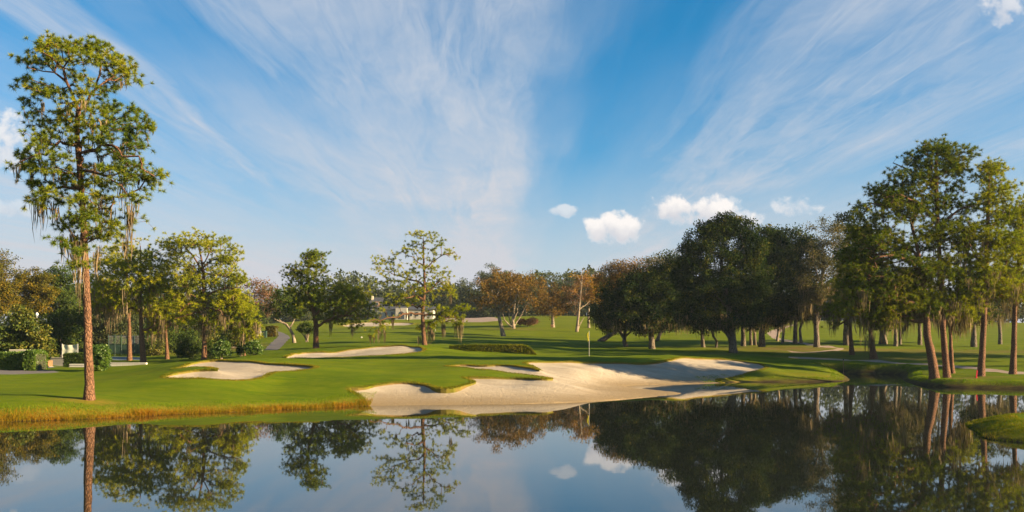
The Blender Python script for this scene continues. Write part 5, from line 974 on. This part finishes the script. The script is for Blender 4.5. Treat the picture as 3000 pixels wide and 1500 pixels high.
# court behind the pines: fence bays, posts, surface
cx0, cx1, cd_ = X(318, 122), X(412, 122), 122; t = thing('court_fence', 'dark green court fence with thin posts behind the left pines', 'fence', ((cx0 + cx1) / 2, cd_, gz((cx0 + cx1) / 2, cd_))); nb = 5; wd = (cx1 - cx0) / nb; bw = MB()
rail = MB()
for i in range(nb):
    x = cx0 - t.location.x + wd * i; b_ = MB()
    b_.box(x + .06, x + wd - .06, -.02, .02, .25, 1.5); obj('windscreen_panel', b_.mesh('windscreen_panel', MATS['green_metal']), t)
    for zr in (1.56, 2.75): obj('rail', MB().box(x + .05, x + wd - .05, -.025, .025, zr, zr + .05).mesh('rail', MATS['green_metal']), t)
    for m in range(1, 6): obj('wire', MB().box(x + wd * m / 6 - .008, x + wd * m / 6 + .008, -.008, .008, 1.61, 2.75).mesh('wire', MATS['grey_metal']), t)
for i in range(nb + 1):
    x = cx0 - t.location.x + wd * i; obj('post', MB().lathe([(.0, 2.92), (.05, 2.9), (.05, -.2)], 8, (x, 0)).mesh('post', MATS['green_metal'], True), t)
t = thing('court_shed', 'grey flat roofed shed with dark windows behind the court fence', 'building', place(368, 130)); 
obj('wall', MB().box(-2.2, 2.2, 0, 3, -.2, 2.3).mesh('wall', MATS['grey_wall']), t); obj('roof', MB().box(-2.5, 2.5, -.3, 3.3, 2.302, 2.45, .05).mesh('roof', MATS['dark_roof']), t)
for x in (-1.6, -.55, .5, 1.55):
    w_ = obj('window', MB().box(x - .38, x + .38, -.03, .04, .9, 2.1).mesh('window', MATS['white_paint']), t); obj('pane', MB().box(x - .32, x + .32, -.045, -.032, .96, 2.04).mesh('pane', MATS['window_glass']), w_)
xy = [(X(330, 112), 112), (X(405, 112), 112), (X(405, 119), 119), (X(330, 119), 119)]; zz = zland(np.array(xy)) 
v = []
for i in range(9):
    for j in range(5):
        a, c = i / 8, j / 4; d = 112 + 7 * c; x = X(325 + 85 * a, d); v.append((x, d, gz(x, d) + .05))
obj('court_surface', mesh_np('court_surface', v, np.array([(i * 5 + j, (i + 1) * 5 + j, (i + 1) * 5 + j + 1, i * 5 + j + 1) for i in range(8) for j in range(4)]), MATS['court_blue'], True), kind='structure')
# bin by the trellis
t = thing('rubbish_bin', 'dark green bin box beside the leafy trellis', 'bin', place(774, 160)); obj('body', MB().box(-.42, .42, -.4, .4, -.05, 1.02).mesh('body', MATS['green_metal']), t); obj('lid', MB().box(-.46, .46, -.44, .44, 1.024, 1.14, .05).mesh('lid', MATS['green_metal']), t); obj('handle', MB().box(-.12, .12, -.47, -.442, .85, .90).mesh('handle', MATS['grey_metal']), t)
for i, (px_, lab) in enumerate([(746, 'short white bollard by the path, left of a row of three'), (755, 'short white bollard by the path, middle of a row of three'), (764, 'short white bollard by the path, right of a row of three')]):
    t = thing('white_bollard', lab, 'bollard', place(px_, 168), 'white bollards by the cart path'); obj('post', MB().lathe([(.0, .96), (.12, .92), (.14, .86), (.13, -.1)], 10).mesh('post', MATS['white_paint'], True), t); obj('band', MB().lathe([(.145, .70), (.152, .70), (.152, .78), (.145, .78)], 10).mesh('band', MATS['grey_metal']), t)
# fallen bough on the bare ground left of the path
t = thing('fallen_branch', 'fallen forked dead branch on bare ground behind the shrubs', 'branch', place(668, 124)); v, f = tube(np.array([(-2.6, 0, .1), (-1.5, .1, .25), (-.4, 0, .18), (.8, .1, .32), (1.9, 0, .2)]), np.array([.06, .10, .13, .11, .05]), 7); obj('stem', mesh_np('stem', v, f, MATS['pale_bark'], True), t)
v, f = tube(np.array([(-1.3, .1, .25), (-1.0, -.1, .7), (-.7, 0, 1.1)]), np.array([.07, .05, .02]), 6); obj('fork', mesh_np('fork', v, f, MATS['pale_bark'], True), t)
# ---- clubhouse and house far across the fairway
def window(root, x, z, w, h, y=-.0, fr='white_paint'):
    o = obj('window', MB().box(x - w / 2, x + w / 2, y - .06, y + .05, z, z + h).mesh('window', MATS[fr]), root); obj('pane', MB().box(x - w / 2 + .08, x + w / 2 - .08, y - .085, y - .062, z + .08, z + h - .08).mesh('pane', MATS['window_glass']), o)
def gable(m, x0, x1, y0, y1, z0, z1, ov=.4):
    ym = (y0 + y1) / 2; th_ = .22
    for (ya, yb) in ((y0 - ov, ym), (y1 + ov, ym)):
        m.add([(x0 - ov, ya, z0), (x1 + ov, ya, z0), (x1 + ov, yb, z1), (x0 - ov, yb, z1), (x0 - ov, ya, z0 + th_), (x1 + ov, ya, z0 + th_), (x1 + ov, yb, z1 + th_), (x0 - ov, yb, z1 + th_)], [(0, 1, 2, 3), (4, 7, 6, 5), (0, 4, 5, 1), (1, 5, 6, 2), (2, 6, 7, 3), (3, 7, 4, 0)])
    return m
d = 285; bx, by_, bz = place(1180, d); bz = at(1180, 926, d)[2]; gzb = gz(bx, d)
t = thing('clubhouse', 'long white clubhouse with arched openings far behind the airy pine', 'building', (bx, d, gzb)); H0 = at(1180, 908, d)[2] - gzb; xa, xb = X(1104, d) - bx, X(1268, d) - bx
obj('wall', MB().box(xa, xb, 0, 9, -1, H0).mesh('wall', MATS['club_wall']), t); obj('roof', gable(MB(), xa, xb, 0, 9, H0 + .003, H0 + 1.1).mesh('roof', MATS['dark_roof']), t)
for i in range(9):
    xw = xa + (xb - xa) * (i + .5) / 9; window(t, xw, max(H0 - 2.1, .3), 1.0, 1.5)
obj('porch', MB().box(-2.0, 1.6, -2.4, -.005, -1, H0 + .6).mesh('porch', MATS['club_wall']), t); ar = MB()
for i in range(9):
    a = math.pi * i / 8
obj('arch_opening', MB().add([(-.2 + .95 * math.cos(math.pi * i / 8), -2.42, H0 - 1.5 + .95 * math.sin(math.pi * i / 8)) for i in range(9)] + [(-1.15, -2.42, H0 - 3.0), (.75, -2.42, H0 - 3.0)] , (), [(9, 10, 0)] + [(9, i, i + 1) for i in range(8)]).mesh('arch_opening', MATS['window_glass']), t)
d = 300; bx = X(1098, d); gzb = gz(bx, d); t = thing('dark_roofed_house', 'dark roofed house with a dormer half hidden left of the clubhouse', 'building', (bx, d, gzb)); H0 = at(1098, 900, d)[2] - gzb; xa, xb = X(1082, d) - bx, X(1116, d) - bx
obj('wall', MB().box(xa, xb, 0, 6, -1, H0).mesh('wall', MATS['dark_roof']), t); obj('roof', gable(MB(), xa, xb, 0, 6, H0 + .003, at(1098, 872, d)[2] - gzb).mesh('roof', MATS['dark_roof']), t); obj('dormer', MB().box(.1, 1.6, -.4, 2, H0 + .2, H0 + 1.9).mesh('dormer', MATS['brown_wood']), t); window(t, .85, H0 + .6, .9, 1.0, -.41)
obj('chimney', MB().box(xa + .3, xa + 1.0, 2, 2.7, H0, at(1098, 866, d)[2] - gzb).mesh('chimney', MATS['cream_wall']), t); window(t, -.9, H0 - 2, 1, 1.3)
# ------------------------------------------------------------------ haze
hz = MB().box(-435, 435, -115, 515, -3.2, 40)
def _haze(nb, out):
    p = nb.n('ShaderNodeVolumePrincipled'); p.inputs['Color'].default_value = (.66, .80, 1.0, 1); p.inputs['Density'].default_value = 0.00011; p.inputs['Anisotropy'].default_value = 0.2
    nb.t.links.new(p.outputs[0], out.inputs['Volume'])
obj('haze', hz.mesh('haze', mat('haze', _haze)), kind='stuff')
